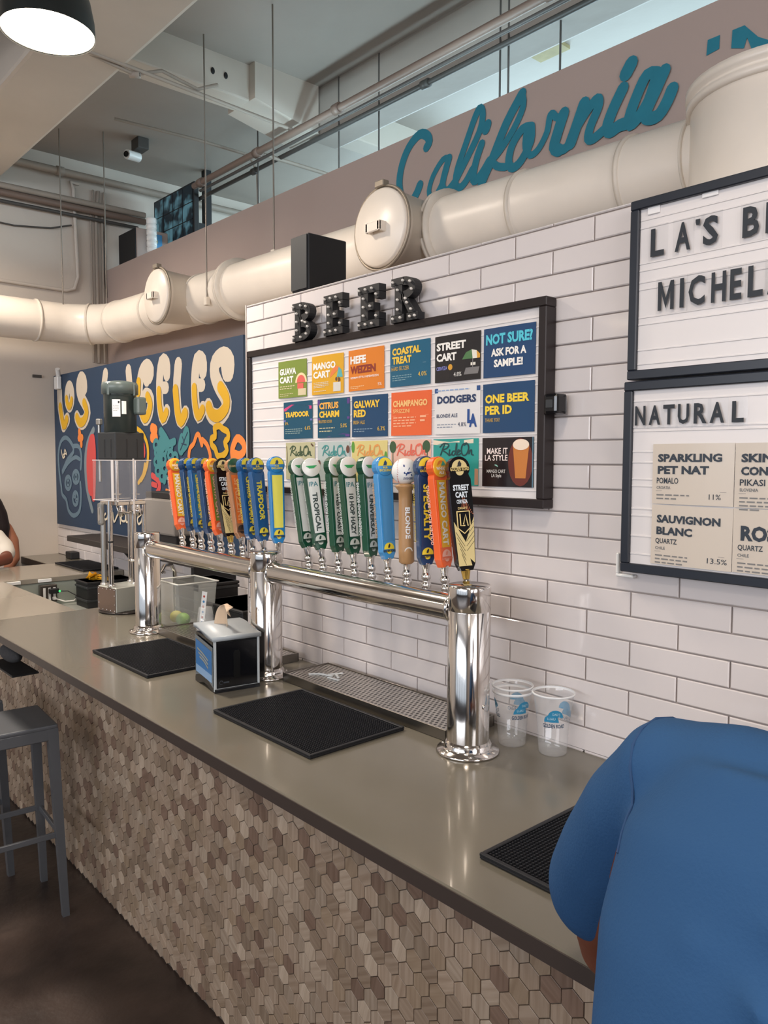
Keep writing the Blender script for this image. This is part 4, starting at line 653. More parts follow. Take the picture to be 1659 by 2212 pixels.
ctext(t, Q, [('MAKE IT', .10, .67, .42, .12, '#f6e3dc', 'l'), ('LA STYLE', .06, .53, .46, .12, '#f6e3dc', 'l'), ('MANGO CART', .10, .28, .38, .07, '#cfcac4', 'l'), ('LA Style', .2, .17, .2, .09, '#cfcac4', 'l')])
cpoly(t, Q, '#c77a36', [('p', [(.62, .84), (.92, .84), (.86, .18), (.67, .18)])], 'beer_glass', .0003); cpoly(t, Q, '#f0dcc6', [('d', .77, .85, .15, .11)], 'beer_foam', .0005); cpoly(t, Q, '#8fc6b4', [('d', .28, .40, .05, .05, 0, 120)]); cpoly(t, Q, '#5b7f93', [('q', .975, 0, .995, 1)])
# wine cards
CARD = '#cfc3b5'; K_ = '#2c3540'
def wine(x, z, lab, l1, l2, l3, l4, pct, big=False, nl=2):
    t, Q = card(x, z, -0.0385, 'wine_card', lab, CARD, .1765, .128, 'wine cards on the lower right board')
    it = [(l1, .07, .70, min(.82, .088*len(l1)), .135, K_, 'l')] if not big else [(l1, .09, .50, .5, .24, K_, 'l')]
    if l2: it.append((l2, .07, .50, .092*len(l2), .135, K_, 'l'))
    it += [(l3, .06, .34, .047*len(l3), .10, K_, 'l'), (l4, .06, .25, .026*len(l4), .05, '#6a6d70', 'l'), (pct, .72, .10, .046*len(pct), .085, K_, 'l')]
    ctext(t, Q, it); cpoly(t, Q, '#7c7a78', [('s', .06, .14, .42, nl, .03, .03), ('q', .05, .215, .92, .22)])
wine(-0.877, 1.811, 'cream wine card reading SPARKLING PET NAT', 'SPARKLING', 'PET NAT', 'POMALO', 'CROATIA', '11%')
wine(-0.699, 1.811, 'cream wine card reading SKIN CONTACT, cut by the picture edge', 'SKIN', 'CONTACT', 'PIKASI', 'SLOVENIA', '12%', nl=4)
wine(-0.877, 1.681, 'cream wine card reading SAUVIGNON BLANC', 'SAUVIGNON', 'BLANC', 'QUARTZ', 'CHILE', '13.5%', nl=3)
wine(-0.699, 1.681, 'cream wine card with the big word ROSE', 'ROSE', '', 'QUARTZ', 'CHILE', '13%', big=True, nl=3)
# plastic sign letters
def sign_letter(ch, x, z, w_, h, lab, m=PRINTK, grp='black sign letters'):
    o = bpy.data.objects.new('sign_letter', None); COL.objects.link(o); o.location = (x, -0.039, z); tag(o, lab, 'letter', grp)
    P0 = plane((0, 0, 0), (1, 0, 0), (0, 0, 1)); mb = MB(); vs, fs, tw, th = text_geo(ch, .03) if ch != 'M' else ([(0, 0), (.22, 0), (.22, 1), (0, 1), (.78, 0), (1, 0), (1, 1), (.78, 1), (.22, 1), (.22, .62), (.5, .05), (.5, .42), (.78, .62), (.78, 1)], [(0, 1, 2, 3), (4, 5, 6, 7), (9, 10, 11, 8), (10, 12, 13, 11)], 1, 1)
    mb.add([P0(u*w_, v*h, 0.0025) for u, v in vs], fs); mb.build('glyph', m, o, fix=False)
    MB().box((-0.006, 0.0005, -0.008), (w_+.006, 0.0022, h+.008)).build('clear_tile', CLEARP, o)
for ch, x0, x1, ap in (('L', -.894, -.863, 'first, an L'), ('A', -.839, -.805, 'second, an A'), ("'", -.795, -.785, 'third, the apostrophe'), ('S', -.779, -.747, 'fourth, an S'), ('B', -.699, -.667, 'fifth, a B'), ('E', -.655, -.63, 'sixth, an E'), ('S', -.62, -.59, 'seventh, an S'), ('T', -.58, -.55, 'eighth, a T')):
    sign_letter(ch, x0, 2.209 if ch != "'" else 2.254, x1-x0, .058 if ch != "'" else .012, 'black letter on the upper right board, line LA\'S: '+ap)
for ch, x0, x1, ap in (('M', -.874, -.838, 'first, an M'), ('I', -.825, -.816, 'second, an I'), ('C', -.806, -.771, 'third, a C'), ('H', -.758, -.728, 'fourth, an H'), ('E', -.720, -.697, 'fifth, an E'), ('L', -.685, -.656, 'sixth, an L'), ('A', -.648, -.615, 'seventh, an A'), ('D', -.605, -.575, 'eighth, a D'), ('A', -.565, -.532, 'ninth, an A')):
    sign_letter(ch, x0, 2.093, x1-x0, .060, 'black letter on the upper right board, line MICHEL: '+ap)
for ch, x0, x1, ap in (('N', -.921, -.896, 'N'), ('A', -.888, -.861, 'first A'), ('T', -.855, -.829, 'T'), ('U', -.822, -.797, 'U'), ('R', -.787, -.759, 'R'), ('A', -.753, -.723, 'second A'), ('L', -.708, -.684, 'final L')):
    sign_letter(ch, x0, 1.852, x1-x0, .042, 'black letter in the word NATURAL: '+ap)
# ================================================================ MARQUEE LETTERS
def slab_poly(ch):
    t = .26
    if ch == 'E': return [[(0, 0), (1, 0), (1, .36), (.80, .36), (.80, .20), (.48, .20), (.48, .42), (.70, .42), (.70, .58), (.48, .58), (.48, .80), (.80, .80), (.80, .64), (1, .64), (1, 1), (0, 1), (0, .84), (.14, .84), (.14, .16), (0, .16)]]
    if ch == 'B': return [[(0, 0), (.14, .16), (.14, .84), (0, .84), (0, 1), (.44, 1), (.44, .82), (.44, .58), (.44, .42), (.44, .18), (.44, 0)]]
    return [[(0, 0), (.46, 0), (.46, 1), (0, 1), (0, .84), (.14, .84), (.14, .16), (0, .16)]]
def marquee(ch, x0, x1, lab):
    w_ = (x1-x0)*.84; h = .126; z0 = 2.171; y0, y1 = -0.048, -0.020
    t = empty('marquee_letter', lab, 'letter', (x0, y1, z0), group='black marquee letters spelling BEER')
    Pq = lambda u, v, n: Vector((u*w_, -n, v*h)); dpt = y1-y0; mb = MB(); bulbs = []
    def pr(poly): mb.prism(poly, Pq, dpt)
    if ch == 'E':
        for r in ((0, 0, 1, .18), (0, .82, 1, 1), (.14, .17, .48, .83), (.47, .41, .74, .59), (.8, .17, 1, .34), (.8, .66, 1, .83)): pr([(r[0], r[1]), (r[2], r[1]), (r[2], r[3]), (r[0], r[3])])
        bulbs = [(.1, .09), (.4, .09), (.7, .09), (.9, .25), (.31, .3), (.31, .5), (.62, .5), (.31, .7), (.1, .91), (.4, .91), (.7, .91), (.9, .75)]
    else:
        for r in ((0, 0, .5, .17), (0, .83, .5, 1), (.14, .16, .44, .84)): pr([(r[0], r[1]), (r[2], r[1]), (r[2], r[3]), (r[0], r[3])])
        def bowl(cy, ry, cx=.48, rx=.47, a0=-90, a1=90, th=.22, k=12):
            for i in range(k):
                a = math.radians(a0+(a1-a0)*i/k); b = math.radians(a0+(a1-a0)*(i+1)/k)
                f = lambda q, s: (cx+(rx-s)*math.cos(q), cy+(ry-s*.78)*math.sin(q)); pr([f(a, th*1.1), f(a, 0), f(b, 0), f(b, th*1.1)])
        bowl(.745, .255); bulbs = [(.1, .09), (.1, .91), (.29, .28), (.29, .5), (.29, .72), (.5, .91), (.78, .86), (.84, .68), (.6, .5)]
        for vv in (.49,): pr([(.4, vv), (.52, vv), (.52, vv+.13), (.4, vv+.13)])
        if ch == 'B': bowl(.27, .27, .48, .52); bulbs += [(.5, .09), (.8, .15), (.87, .33), (.75, .45)]
        else: pr([(.44, .50), (.68, .50), (.98, .16), (.70, .16)]); pr([(.62, 0), (1.05, 0), (1.05, .17), (.62, .17)]); bulbs += [(.4, .09), (.66, .4), (.82, .24), (.78, .08), (.97, .08)]
    mb.build('channel_body', BLACK, t)
    for i, (u, v) in enumerate(bulbs):
        p = Vector((u*w_, -(dpt), v*h)); b = MB().lathe([(0.0030, 0), (0.0039, .003), (0.0042, .005), (0.0030, .008), (0.0, .0095)], p, (0, -1, 0), 10, cap=False); b.build('bulb', mat('unlit_clear_bulb', '#e6e0d8', 0.12), t)
marquee('B', -2.207, -2.083, 'black marquee letter B with bulbs, first of the word BEER')
marquee('E', -2.033, -1.918, 'black marquee letter E, second in BEER, beside the B')
marquee('E', -1.862, -1.745, 'black marquee letter E, third in BEER, beside the R')
marquee('R', -1.710, -1.585, 'black marquee letter R with bulbs, last of the word BEER')

# ================================================================ TAP TOWERS
TY = -0.208
def tower(x, lab, first=False):
    t = empty('tap_tower', lab, 'beer tower', (x, TY, BT))
    MB().lathe([(0.0512, 0.012), (0.0512, 0.345), (0.0508, 0.3455), (0.0508, 0.3475), (0.0512, 0.348), (0.0512, 0.402), (0.0495, 0.408), (0.0, 0.409)], n=56, cap=False).build('column', CHROME, t)
    MB().lathe([(0.0, 0.0), (0.075, 0.0), (0.077, 0.003), (0.075, 0.007), (0.062, 0.010), (0.058, 0.016), (0.058, 0.022), (0.054, 0.027), (0.0513, 0.030)], n=56, cap=False).build('base_flange', CHROME, t)
    for k in range(6):
        a = k*math.pi/3+.3; MB().lathe([(0.005, 0.006), (0.005, 0.0095), (0.0, 0.0105)], (0.067*math.cos(a), 0.067*math.sin(a), 0), n=10, cap=False).build('screw', CHROME2, t)
    return t
TX = [-3.008, -2.133, -1.251]
t1 = tower(TX[0], 'left chrome tap tower column beside the drink mixer'); t2 = tower(TX[1], 'middle chrome tap tower column behind the napkin dispenser'); t3 = tower(TX[2], 'right chrome tap tower column beside the plastic cups')
tag(t1, t1['label'], 'beer tower')
RZ = 1.414
for a, b, lab, tt in ((TX[0], TX[1], 'chrome rail joining the left and middle tap towers', t1), (TX[1], TX[2], 'chrome rail joining the middle and right tap towers', t2)):
    r = MB().cyl((a+.045, TY, RZ), (b-.045, TY, RZ), 0.0345, n=40).build('tap_rail', CHROME); tag(r, lab, 'rail')
    for x, s in ((a, 1), (b, -1)):
        MB().lathe([(0.0345, 0.030), (0.037, 0.032), (0.0372, 0.0395), (0.0345, 0.0415)], (x+s*.0135, TY, RZ), (s, 0, 0), 36, cap=False).build('saddle_collar', CHROME, r)
MB().tube([(0.0512, 0, 0.12), (0.054, 0, 0.12)], 0.006, 10).build('lock_button', CHROME2, t3)

# ================================================================ TAP HANDLES
BLUE, NAVY, ORG, GRN = '#17558b', '#183f69', '#f0652c', '#0f4a33'
YEL = '#f0da3c'
def outline(wt, wb, H, rc, ):
    # paddle outline: round head on tapering body with chamfered foot
    p = []
    hb = H-2*rc+0.006
    p += [(wb*.30, 0), (wb*.5, .020), (wb*.5, .034)]
    p += [(wt*.5, hb-.006), (wt*.47, hb+.003)]
    n = 14
    for k in range(n+1):
        a = math.radians(-42+(264)*k/n); p.append((rc*math.cos(a), H-rc+rc*math.sin(a)))
    p += [(-wt*.47, hb+.003), (-wt*.5, hb-.006), (-wb*.5, .034), (-wb*.5, .020), (-wb*.30, 0)]
    return p
def emblem(t, P, v, c1, c2, s=1.0, txt=('GOLDEN', 'ROAD')):
    mb = MB(); disc(mb, P, 0, v, .0165*s, .0012, 0, 180, 16); quad(mb, P, -.0165*s, v-.002, .0165*s, v, .0012); disc(mb, P, 0, v-.004, .010*s, .0012, 180, 360, 10); mb.build('emblem', ink('ink_'+c1.strip('#'), c1), t, fix=False)
    mb = MB(); text(mb, 'GOLDEN ROAD', P, 0, v-.009, .040*s, .0068*s, .002, .04, 0, 'c'); mb.add([P(u*s, v+w_*s, .0018) for u, w_ in [(-.003, .002), (.001, .002), (.003, .009), (.001, .013), (-.002, .010)]], [(0, 1, 2, 3, 4)]); mb.build('emblem_print', ink('ink_'+c2.strip('#'), c2), t, fix=False)
def handle(x, yaw, lean, lab, body, style, txt='', panel=None, tcol=YEL, side=None, cap=YEL, word=None, ferr=CHROME2, H=0.290):
    FX = (x, -0.13, 1.440); ln = math.radians(lean)
    t = empty('beer_tap', lab, 'beer tap', FX, (0, -ln, 0), 'beer taps on the two rails')
    rot = Matrix.Rotation(math.radians(yaw), 4, 'Z')
    def bld(mb, name, m, **k): mb.v = [tuple(rot @ Vector(p)) for p in mb.v]; return mb.build(name, m, t, **k)
    MB().cyl((0, -.0455, -.026), (0, .004, -.026), .009, n=16).lathe([(.0095, -.052), (.0135, -.050), (.0135, -.020), (.0095, -.018)], n=18).build('faucet_shank', CHROME2, t)
    bld(MB().lathe([(0.010, -0.05), (0.010, -0.01), (0.0135, -.004), (0.013, .006), (0.009, .010), (0.009, .014), (0.0125, .018), (0.0135, .024), (0.011, .030), (0.0085, .034)], n=20), 'faucet_collar', CHROME2)
    bld(MB().lathe([(0.0085, .033), (0.0095, .040), (0.0125, .056), (0.0135, .058), (0.0135, .0600), (0.0, .0602)], n=20, cap=False), 'ferrule', ferr)
    z0 = .056; Hb = H
    D = .0245
    class LB(MB): pass
    PF = lambda u, v, n=0.0: Vector((u, -D/2-n, z0+v)); PL = lambda u, v, n=0.0: Vector((-wid(v)/2-n, -u, z0+v)); PR = lambda u, v, n=0.0: Vector((wid(v)/2+n, u, z0+v))
    wt, wb, rc = .0515, .0445, (.0305 if cap == '#f4f4ee' else .0292)
    def wid(v): return wb+(wt-wb)*min(max((v-.03)/(Hb-2*rc-.03), 0), 1)
    def pf(mb, name, c, fixn=False, **k):
        m = c if not isinstance(c, str) else ink('ink_'+c.strip('#'), c); return bld(mb, name, m, fix=fixn, **k)
    class E_: pass
    bm_ = mat('enamel_'+body.strip('#'), body, 0.3, coat=0.2) if isinstance(body, str) else body
    # emblem helper in rotated space
    def emb(c1, c2, v=.030, s=1.0):
        mb = MB(); disc(mb, PF, 0, v, .0165*s, .0012, 0, 180, 16); quad(mb, PF, -.0165*s, v-.002, .0165*s, v, .0012); disc(mb, PF, 0, v-.006, .009*s, .0012, 180, 360, 10); pf(mb, 'emblem', c1)
        mb = MB(); text(mb, 'GOLDEN ROAD', PF, 0, v-.010, .040*s, .0070*s, .0022, .04, 0, 'c'); mb.add([PF(u*s, v+w_*s, .0020) for u, w_ in [(-.004, .002), (.001, .002), (.004, .010), (.001, .014), (-.003, .008)]], [(0, 1, 2, 3, 4)]); pf(mb, 'emblem_print', c2)
    if style == 'paddle':
        bm = bmesh.new(); ol = outline(wt, wb, Hb, rc)
        fr = [bm.verts.new((u, -D/2, z0+v)) for u, v in ol]; bk = [bm.verts.new((u, D/2, z0+v)) for u, v in ol]; n = len(ol)
        f1 = bm.faces.new(fr); bm.faces.new(bk[::-1])
        for i in range(n): bm.faces.new((fr[i], bk[i], bk[(i+1) % n], fr[(i+1) % n]))
        bmesh.ops.recalc_face_normals(bm, faces=bm.faces)
        ee = [e for e in bm.edges if abs(e.verts[0].co.y-e.verts[1].co.y) < 1e-6]
        bmesh.ops.bevel(bm, geom=ee, offset=.0028, segments=2, affect='EDGES', profile=.6)
        mb = MB(); bm.verts.index_update(); mb.add([v.co[:] for v in bm.verts], [[v.index for v in f.verts] for f in bm.faces]); bm.free(); bld(mb, 'handle_body', bm_)
        # raised rails round the name strip
        a, b, c = wt*.36, wb*.36, .0030; vb, vt = .052, Hb-2*rc-.004
        mb = MB()
        for s in (-1, 1): mb.add([PF(s*(a+c), vt, .0), PF(s*a, vt, .0), PF(s*b, vb, .0), PF(s*(b+c), vb, .0), PF(s*(a+c), vt, .0026), PF(s*a, vt, .0026), PF(s*b, vb, .0026), PF(s*(b+c), vb, .0026)], [(4, 5, 6, 7), (0, 1, 5, 4), (1, 2, 6, 5), (2, 3, 7, 6), (3, 0, 4, 7)])
        bld(mb, 'strip_rail', bm_)
        if panel:
            mb = MB(); mb.add([PF(-a, vt, .0010), PF(a, vt, .0010), PF(b, vb, .0010), PF(-b, vb, .0010)], [(0, 1, 2, 3)]); pf(mb, 'name_strip', panel)
        if txt:
            mb = MB(); hh = .0205 if not word else .0165; av = vt-vb-.012-(.040 if word else 0); L_ = min(av, .0145*len(txt)+.02); top_ = vt-.006-(.040 if word else 0)-(av-L_)*.5
            if txt == '~': stroke(mb, [(.004*math.sin(k*2.1), top_-av*.1-k*av*.8/14) for k in range(15)], .0011, PF, .0016)
            else: text(mb, txt, PF, -hh/2, top_, L_, hh, .0016, .035, 0, rot=-1); pf(mb, 'name_lettering', tcol)
        # round cap badge
        v0 = Hb-rc
        bc = cap if cap != YEL else (body if isinstance(body, str) else '#806050')
        rd = .0008 if cap == '#f4f4ee' else .003
        bld(MB().lathe([(rc-rd, -.001), (rc-rd, .0022), (rc-rd-.0015, .0032), (0, .0032)], PF(0, v0), (0, -1, 0), 32, cap=False), 'cap_badge', mat('enamel_'+bc.strip('#'), bc, .3, coat=.2))
        mb = MB()
        if cap == YEL: disc(mb, PF, 0, v0+.002, rc-.006, .0040, 0, 180, 18); pf(mb, 'badge_dome', YEL); mb = MB(); text(mb, 'PUB', PF, 0, v0-.006, .014, .0055, .0042, .03, 0, 'c'); text(mb, 'EXCLUSIVE', PF, 0, v0-.014, .038, .0065, .0042, .03, 0, 'c'); pf(mb, 'badge_lettering', YEL); mb = MB(); mb.add([PF(u, v0+w_, .0045) for u, w_ in [(-.008, .003), (.004, .003), (.006, .010), (.001, .018), (-.004, .012), (-.005, .006)]], [tuple(range(6))]); pf(mb, 'badge_drawing', NAVY)
        elif cap == '#f4f4ee': 
            for k in range(3): quad(mb, PF, -.017+k*.004, .002+v0-k*.003, .017-k*.004, .005+v0-k*.003, .0042)
            pf(mb, 'badge_drawing', '#2fae62')
        elif cap == '#f3b22e':
            disc(mb, PF, 0, v0+.004, .014, .0040, 60, 180, 10); pf(mb, 'badge_drawing', '#e07a2a'); mb = MB(); disc(mb, PF, 0, v0+.004, .015, .0041, 10, 60, 6); mb.add([PF(u, v0+.004+w_, .0041) for u, w_ in [(0, 0), (.015, .002), (.008, .014)]], [(0, 1, 2)]); pf(mb, 'badge_drawing', '#3f9f86'); mb = MB(); text(mb, 'WHEAT', PF, 0, v0-.008, .036, .009, .0042, .03, 0, 'c'); text(mb, 'ALE', PF, 0, v0-.018, .018, .008, .0042, .03, 0, 'c'); pf(mb, 'badge_lettering', '#fbf3e6')
        else:
            text(mb, 'CHAMPANGO', PF, 0, v0-.006, .044, .008, .0042, .03, 0, 'c'); pf(mb, 'badge_lettering', '#c9b27a')
        if word:
            mb = MB()
            text(mb, word, PF, 0, vt-.026, .028, .015, .0016, .01, 0, 'c'); pf(mb, 'style_lettering', '#3f8894')
        emb(side if side else YEL, {BLUE: '#1b2f3e', NAVY: '#1b2f3e', ORG: '#e98c70', GRN: '#16382a'}.get(body, '#2a2018'))
        mb = MB(); text(mb, 'GOLDEN ROAD BREWING', lambda u, v, n=0: PL(u, v, n), -.007, .060, .155, .011, .0008, .02, 0, rot=1)
        pf(mb, 'side_lettering', {BLUE: '#c9b545', NAVY: '#b9a440', ORG: '#f2b9a5', GRN: '#c9d2cc'}.get(body, '#c0a080'))
    elif style == 'street':
        mb = MB(); prof = [(.016, 0), (.024, .018), (.028, .10), (.030, .19), (.029, .232), (.026, .238)]
        ol = prof+[(.029*math.cos(math.radians(a)), Hb-.029+.029*math.sin(math.radians(a))) for a in range(-35, 216, 16)]+[(-u, v) for u, v in prof[::-1]]
        mb.prism(ol, lambda u, v, n: Vector((u, -D/2+n, z0+v)), D); bld(mb, 'handle_body', BLACKG)
        mb = MB(); 
        mb.add([PF(-.022, .012, .001), PF(.0, .012, .001), PF(.014, .012, .001), PF(0, .075, .001), PF(-.027, .125, .001)], [(0, 1, 2, 3, 4)]); mb.add([PF(.0, .04, .0012), PF(.022, .018, .0012), PF(.0285, .135, .0012), PF(.0, .07, .0012)], [(0, 1, 2, 3)]); pf(mb, 'gold_chevrons', '#d9c68a')
        mb = MB()
        for k in range(5): stroke(mb, [(-.024+.003*k, .098-.014*k), (-.002, .062-.012*k)], .0005, PF, .0018); stroke(mb, [(.003, .05+.012*k), (.026, .075+.012*k)], .0005, PF, .0018)
        pf(mb, 'chevron_lines', '#3a3020')
        mb = MB(); text(mb, 'STREET', PF, 0, .203, .044, .015, .0012, .04, 0, 'c'); text(mb, 'CART', PF, 0, .185, .034, .015, .0012, .04, 0, 'c'); text(mb, 'CERVEZA', PF, 0, .170, .030, .010, .0012, .03, 0, 'c'); pf(mb, 'name_lettering', '#dfe9f0')
        mb = MB(); 
        for k in range(9): stroke(mb, [(-.002+k*.0034, .160-k*.002), (.004+k*.003, .190-k*.006)], .0008, PF, .0008)
        pf(mb, 'sunset_streaks', '#b0603c')
        mb = MB(); stroke(mb, [(-.017, .150), (.017, .150), (.017, .108), (0, .094), (-.017, .108), (-.017, .150)], .0016, PF, .0016, sub=1); stroke(mb, [(-.009, .143), (-.009, .114), (.002, .114)], .0016, PF, .0016, sub=1); stroke(mb, [(-.001, .118), (.006, .142), (.011, .114)], .0016, PF, .0017, sub=1); text(mb, 'DRAFT', PF, 0, .155, .026, .006, .0014, .02, 0, 'c'); pf(mb, 'shield_crest', '#e2c987')
        v0 = Hb-.029; mb = MB(); disc(mb, PF, 0, v0, .021, .0015, 0, 180, 18); disc(mb, PF, 0, v0-.009, .011, .0013, 180, 360, 10); pf(mb, 'badge_dome', '#dcc78a')
        mb = MB(); text(mb, 'GOLDEN ROAD', PF, 0, v0-.008, .052, .010, .0020, .04, 0, 'c'); pf(mb, 'badge_lettering', '#d0b874'); mb = MB(); mb.add([PF(u, v0+w_, .0022) for u, w_ in [(-.008, .003), (.004, .003), (.006, .010), (.001, .018), (-.004, .012), (-.005, .006)]], [tuple(range(6))]); pf(mb, 'badge_drawing', '#241d16')
        mb = MB(); text(mb, 'GOLDEN ROAD BREWING', lambda u, v, n=0: Vector((-.0262+.004*(1-min(v/.15, 1))-n, -u, z0+v)), -.007, .060, .155, .011, .0012, .02, 0, rot=1); pf(mb, 'side_lettering', '#5a4f3f')
    elif style == 'bat':
        WD = mat('varnished_ash', '#b58a5c', 0.4, var=0.15, scale=30, stretch=(4, 4, .5))
        bld(MB().lathe([(.014, -.006), (.0215, .0), (.0215, .03), (.0205, .10), (.0185, .17), (.019, .195), (.027, .205), (.028, .210), (.012, .216)], (0, 0, z0), n=28), 'bat_handle', WD)
        bld(MB().ball((0, 0, z0+.248), .0365, n=14), 'baseball', mat('baseball_leather', '#f1efeb', .5))
        for s in (-1, 1):
            mb = MB(); c = Vector((0, 0, z0+.248))
            for k in range(16):
                a = -1.3+2.6*k/15; d = Vector((s*.55+s*.25*math.cos(a*1.0), -.75+.35*abs(a), math.sin(a))).normalized(); e = Vector((s*.62+s*.25*math.cos(a), -.70+.35*abs(a), math.sin(a)+.06)).normalized()
                mb.tube([c+d*.0368, c+e*.0368], .0006, 4)
            pf(mb, 'stitching', '#b8443c', True)
        def PB(u, v, n=0):
            d = Vector((u, -math.sqrt(max(.0001, .0365**2-u*u-v*v)), v)); return Vector((0, 0, z0+.248))+d*(1+n/.0365)
        mb = MB(); stroke(mb, [(-.012, .016), (-.012, -.006), (.000, -.006)], .0018, PB, .0008, sub=1); stroke(mb, [(-.007, -.010), (.001, .009), (.008, -.011)], .0018, PB, .0008, sub=1); stroke(mb, [(-.004, -.003), (.006, -.003)], .0012, PB, .0008, sub=1); text(mb, 'DODGERS', PB, 0, -.022, .026, .006, .0008, .02, 0, 'c'); pf(mb, 'ball_print', '#1f3f7a')
        PW_ = lambda u, v, n=0: Vector((.0205*math.sin(u/.0205)*1.0, -.0205*math.cos(u/.0205)-n, z0+v))
        mb = MB(); text(mb, 'BLONDE', PW_, -.008, .150, .085, .014, .0010, .03, 0, rot=-1); pf(mb, 'name_lettering', '#f2f2f4'); mb = MB(); disc(mb, PW_, 0, .030, .012, .0022, 0, 180, 14); pf(mb, 'emblem', '#efe9e0')
    return t
ORC = '#f3b22e'; GC = '#f4f4ee'; SALM = '#f3b5a3'
HXL = [[-2.852, -2.764, -2.698, -2.624, -2.552, -2.476, -2.397, -2.33, -2.26, -2.175], [-2.004, -1.931, -1.852, -1.777, -1.699, -1.627, -1.551, -1.476, -1.404, -1.328]]
LEAN = [[12, 10, 10, 10, 12, 12, 12, 10, 10, 3], [11, 12, 5, 7, 5, 5, 2, 2, 6.5, 7]]
def hx(i, right): return HXL[right][i]
CAMDIR = lambda x: math.degrees(math.atan2(-x, 1.47))
spec = [
 (0, 0, 30, 6, 'orange and yellow MANGO CART tap handle, leftmost on the left rail', ORG, 'paddle', dict(txt='MANGO CART', panel='#f0b428', tcol='#f6f1e6', cap=ORC, side=SALM)),
 (0, 1, 42, 4, 'dark blue tap handle half hidden behind the leftmost orange one', NAVY, 'paddle', dict(txt='SPECIALTY')),
 (0, 2, 38, 4, 'blue tap handle with bright blue strip, third on the left rail', BLUE, 'paddle', dict(txt='LIL SPECIALTY', panel='#1587bb')),
 (0, 3, 38, 4, 'blue tap handle just left of the olive and orange one', NAVY, 'paddle', dict(txt='SPECIALTY')),
 (0, 4, 30, 6, 'orange tap handle with an olive green strip on the left rail', ORG, 'paddle', dict(txt='GUAVA CART', panel='#7f9438', tcol='#f2b9a5', cap=ORC, side=SALM)),
 (0, 5, 25, 5, 'black and gold STREET CART tap handle on the left rail', None, 'street', dict(ferr=mat('brass_ferrule', '#c9a95a', .25, 1.0))),
 (0, 6, 22, 3, 'brown tap handle with orange strip and green cap on the left rail', '#a9754f', 'paddle', dict(txt='SPRIZZINI', panel='#ef7424', tcol='#f3a468', cap='#1f4a33', side='#463327')),
 (0, 7, 30, 3, 'blue tap handle right of the brown one on the left rail', BLUE, 'paddle', dict(txt='CITRUS CHARM')),
 (0, 8, 24, 3, 'blue tap handle reading TRAPDOOR above the middle tower', BLUE, 'paddle', dict(txt='TRAPDOOR')),
 (0, 9, 10, 2, 'blue tap handle with a bright blank yellow strip, rightmost on the left rail', '#2382c4', 'paddle', dict(panel='#f4ea62')),
 (1, 0, 28, 7, 'green tap handle with white cap, leftmost on the right rail', GRN, 'paddle', dict(txt='~', panel='#e9ece9', tcol='#3a4a48', cap=GC, word='IPA', side='#cfd5cd')),
 (1, 1, 14, 7, 'green tap handle reading TROPICAL on a white strip', GRN, 'paddle', dict(txt='TROPICAL', panel='#e9ece9', tcol='#3a4a48', cap=GC, word='IPA', side='#cfd5cd')),
 (1, 2, 42, 3, 'green tap handle turned sideways, third on the right rail', GRN, 'paddle', dict(txt='WEST COAST', panel='#e9ece9', tcol='#3a4a48', cap=GC, word='IPA', side='#cfd5cd')),
 (1, 3, 32, 4, 'green tap handle reading 10 HOP HAZY on a white strip', GRN, 'paddle', dict(txt='10 HOP HAZY', panel='#e9ece9', tcol='#3a4a48', cap=GC, word='IPA', side='#cfd5cd')),
 (1, 4, 52, 2, 'green tap handle just left of the light blue blank one', GRN, 'paddle', dict(txt='UNIVERSAL', panel='#e9ece9', tcol='#3a4a48', cap=GC, word='IPA', side='#cfd5cd')),
 (1, 5, 32, 2, 'light blue tap handle with no name on its strip', '#3f93cf', 'paddle', dict(panel='#4b8fc4')),
 (1, 6, 22, 2, 'wooden bat tap handle topped with a white baseball', None, 'bat', {}),
 (1, 7, 24, 3, 'dark blue tap handle reading SPECIALTY in yellow on the right rail', NAVY, 'paddle', dict(txt='SPECIALTY')),
 (1, 8, 46, 5, 'orange and yellow MANGO CART tap handle on the right rail', ORG, 'paddle', dict(txt='MANGO CART', panel='#f0b428', tcol='#f6f1e6', cap=ORC, side=SALM)),
 (1, 9, 22, 4, 'black and gold STREET CART tap handle behind the right tower', None, 'street', dict(ferr=MATS['brass_ferrule'] if 'brass_ferrule' in MATS else None)),
]
for rr_, i, a, ln, lab, body, st, kw in spec:
    x = hx(i, rr_)
    ln = LEAN[rr_][i]; a = [[28, 42, 40, 40, 32, 24, 26, 36, 30, 18], [30, 16, 44, 34, 50, 32, 18, 26, 46, 24]][rr_][i]
    if kw.get('ferr', 1) is None: kw['ferr'] = MATS['brass_ferrule']
    handle(x, CAMDIR(x)+a, ln, lab, body, st, **kw)

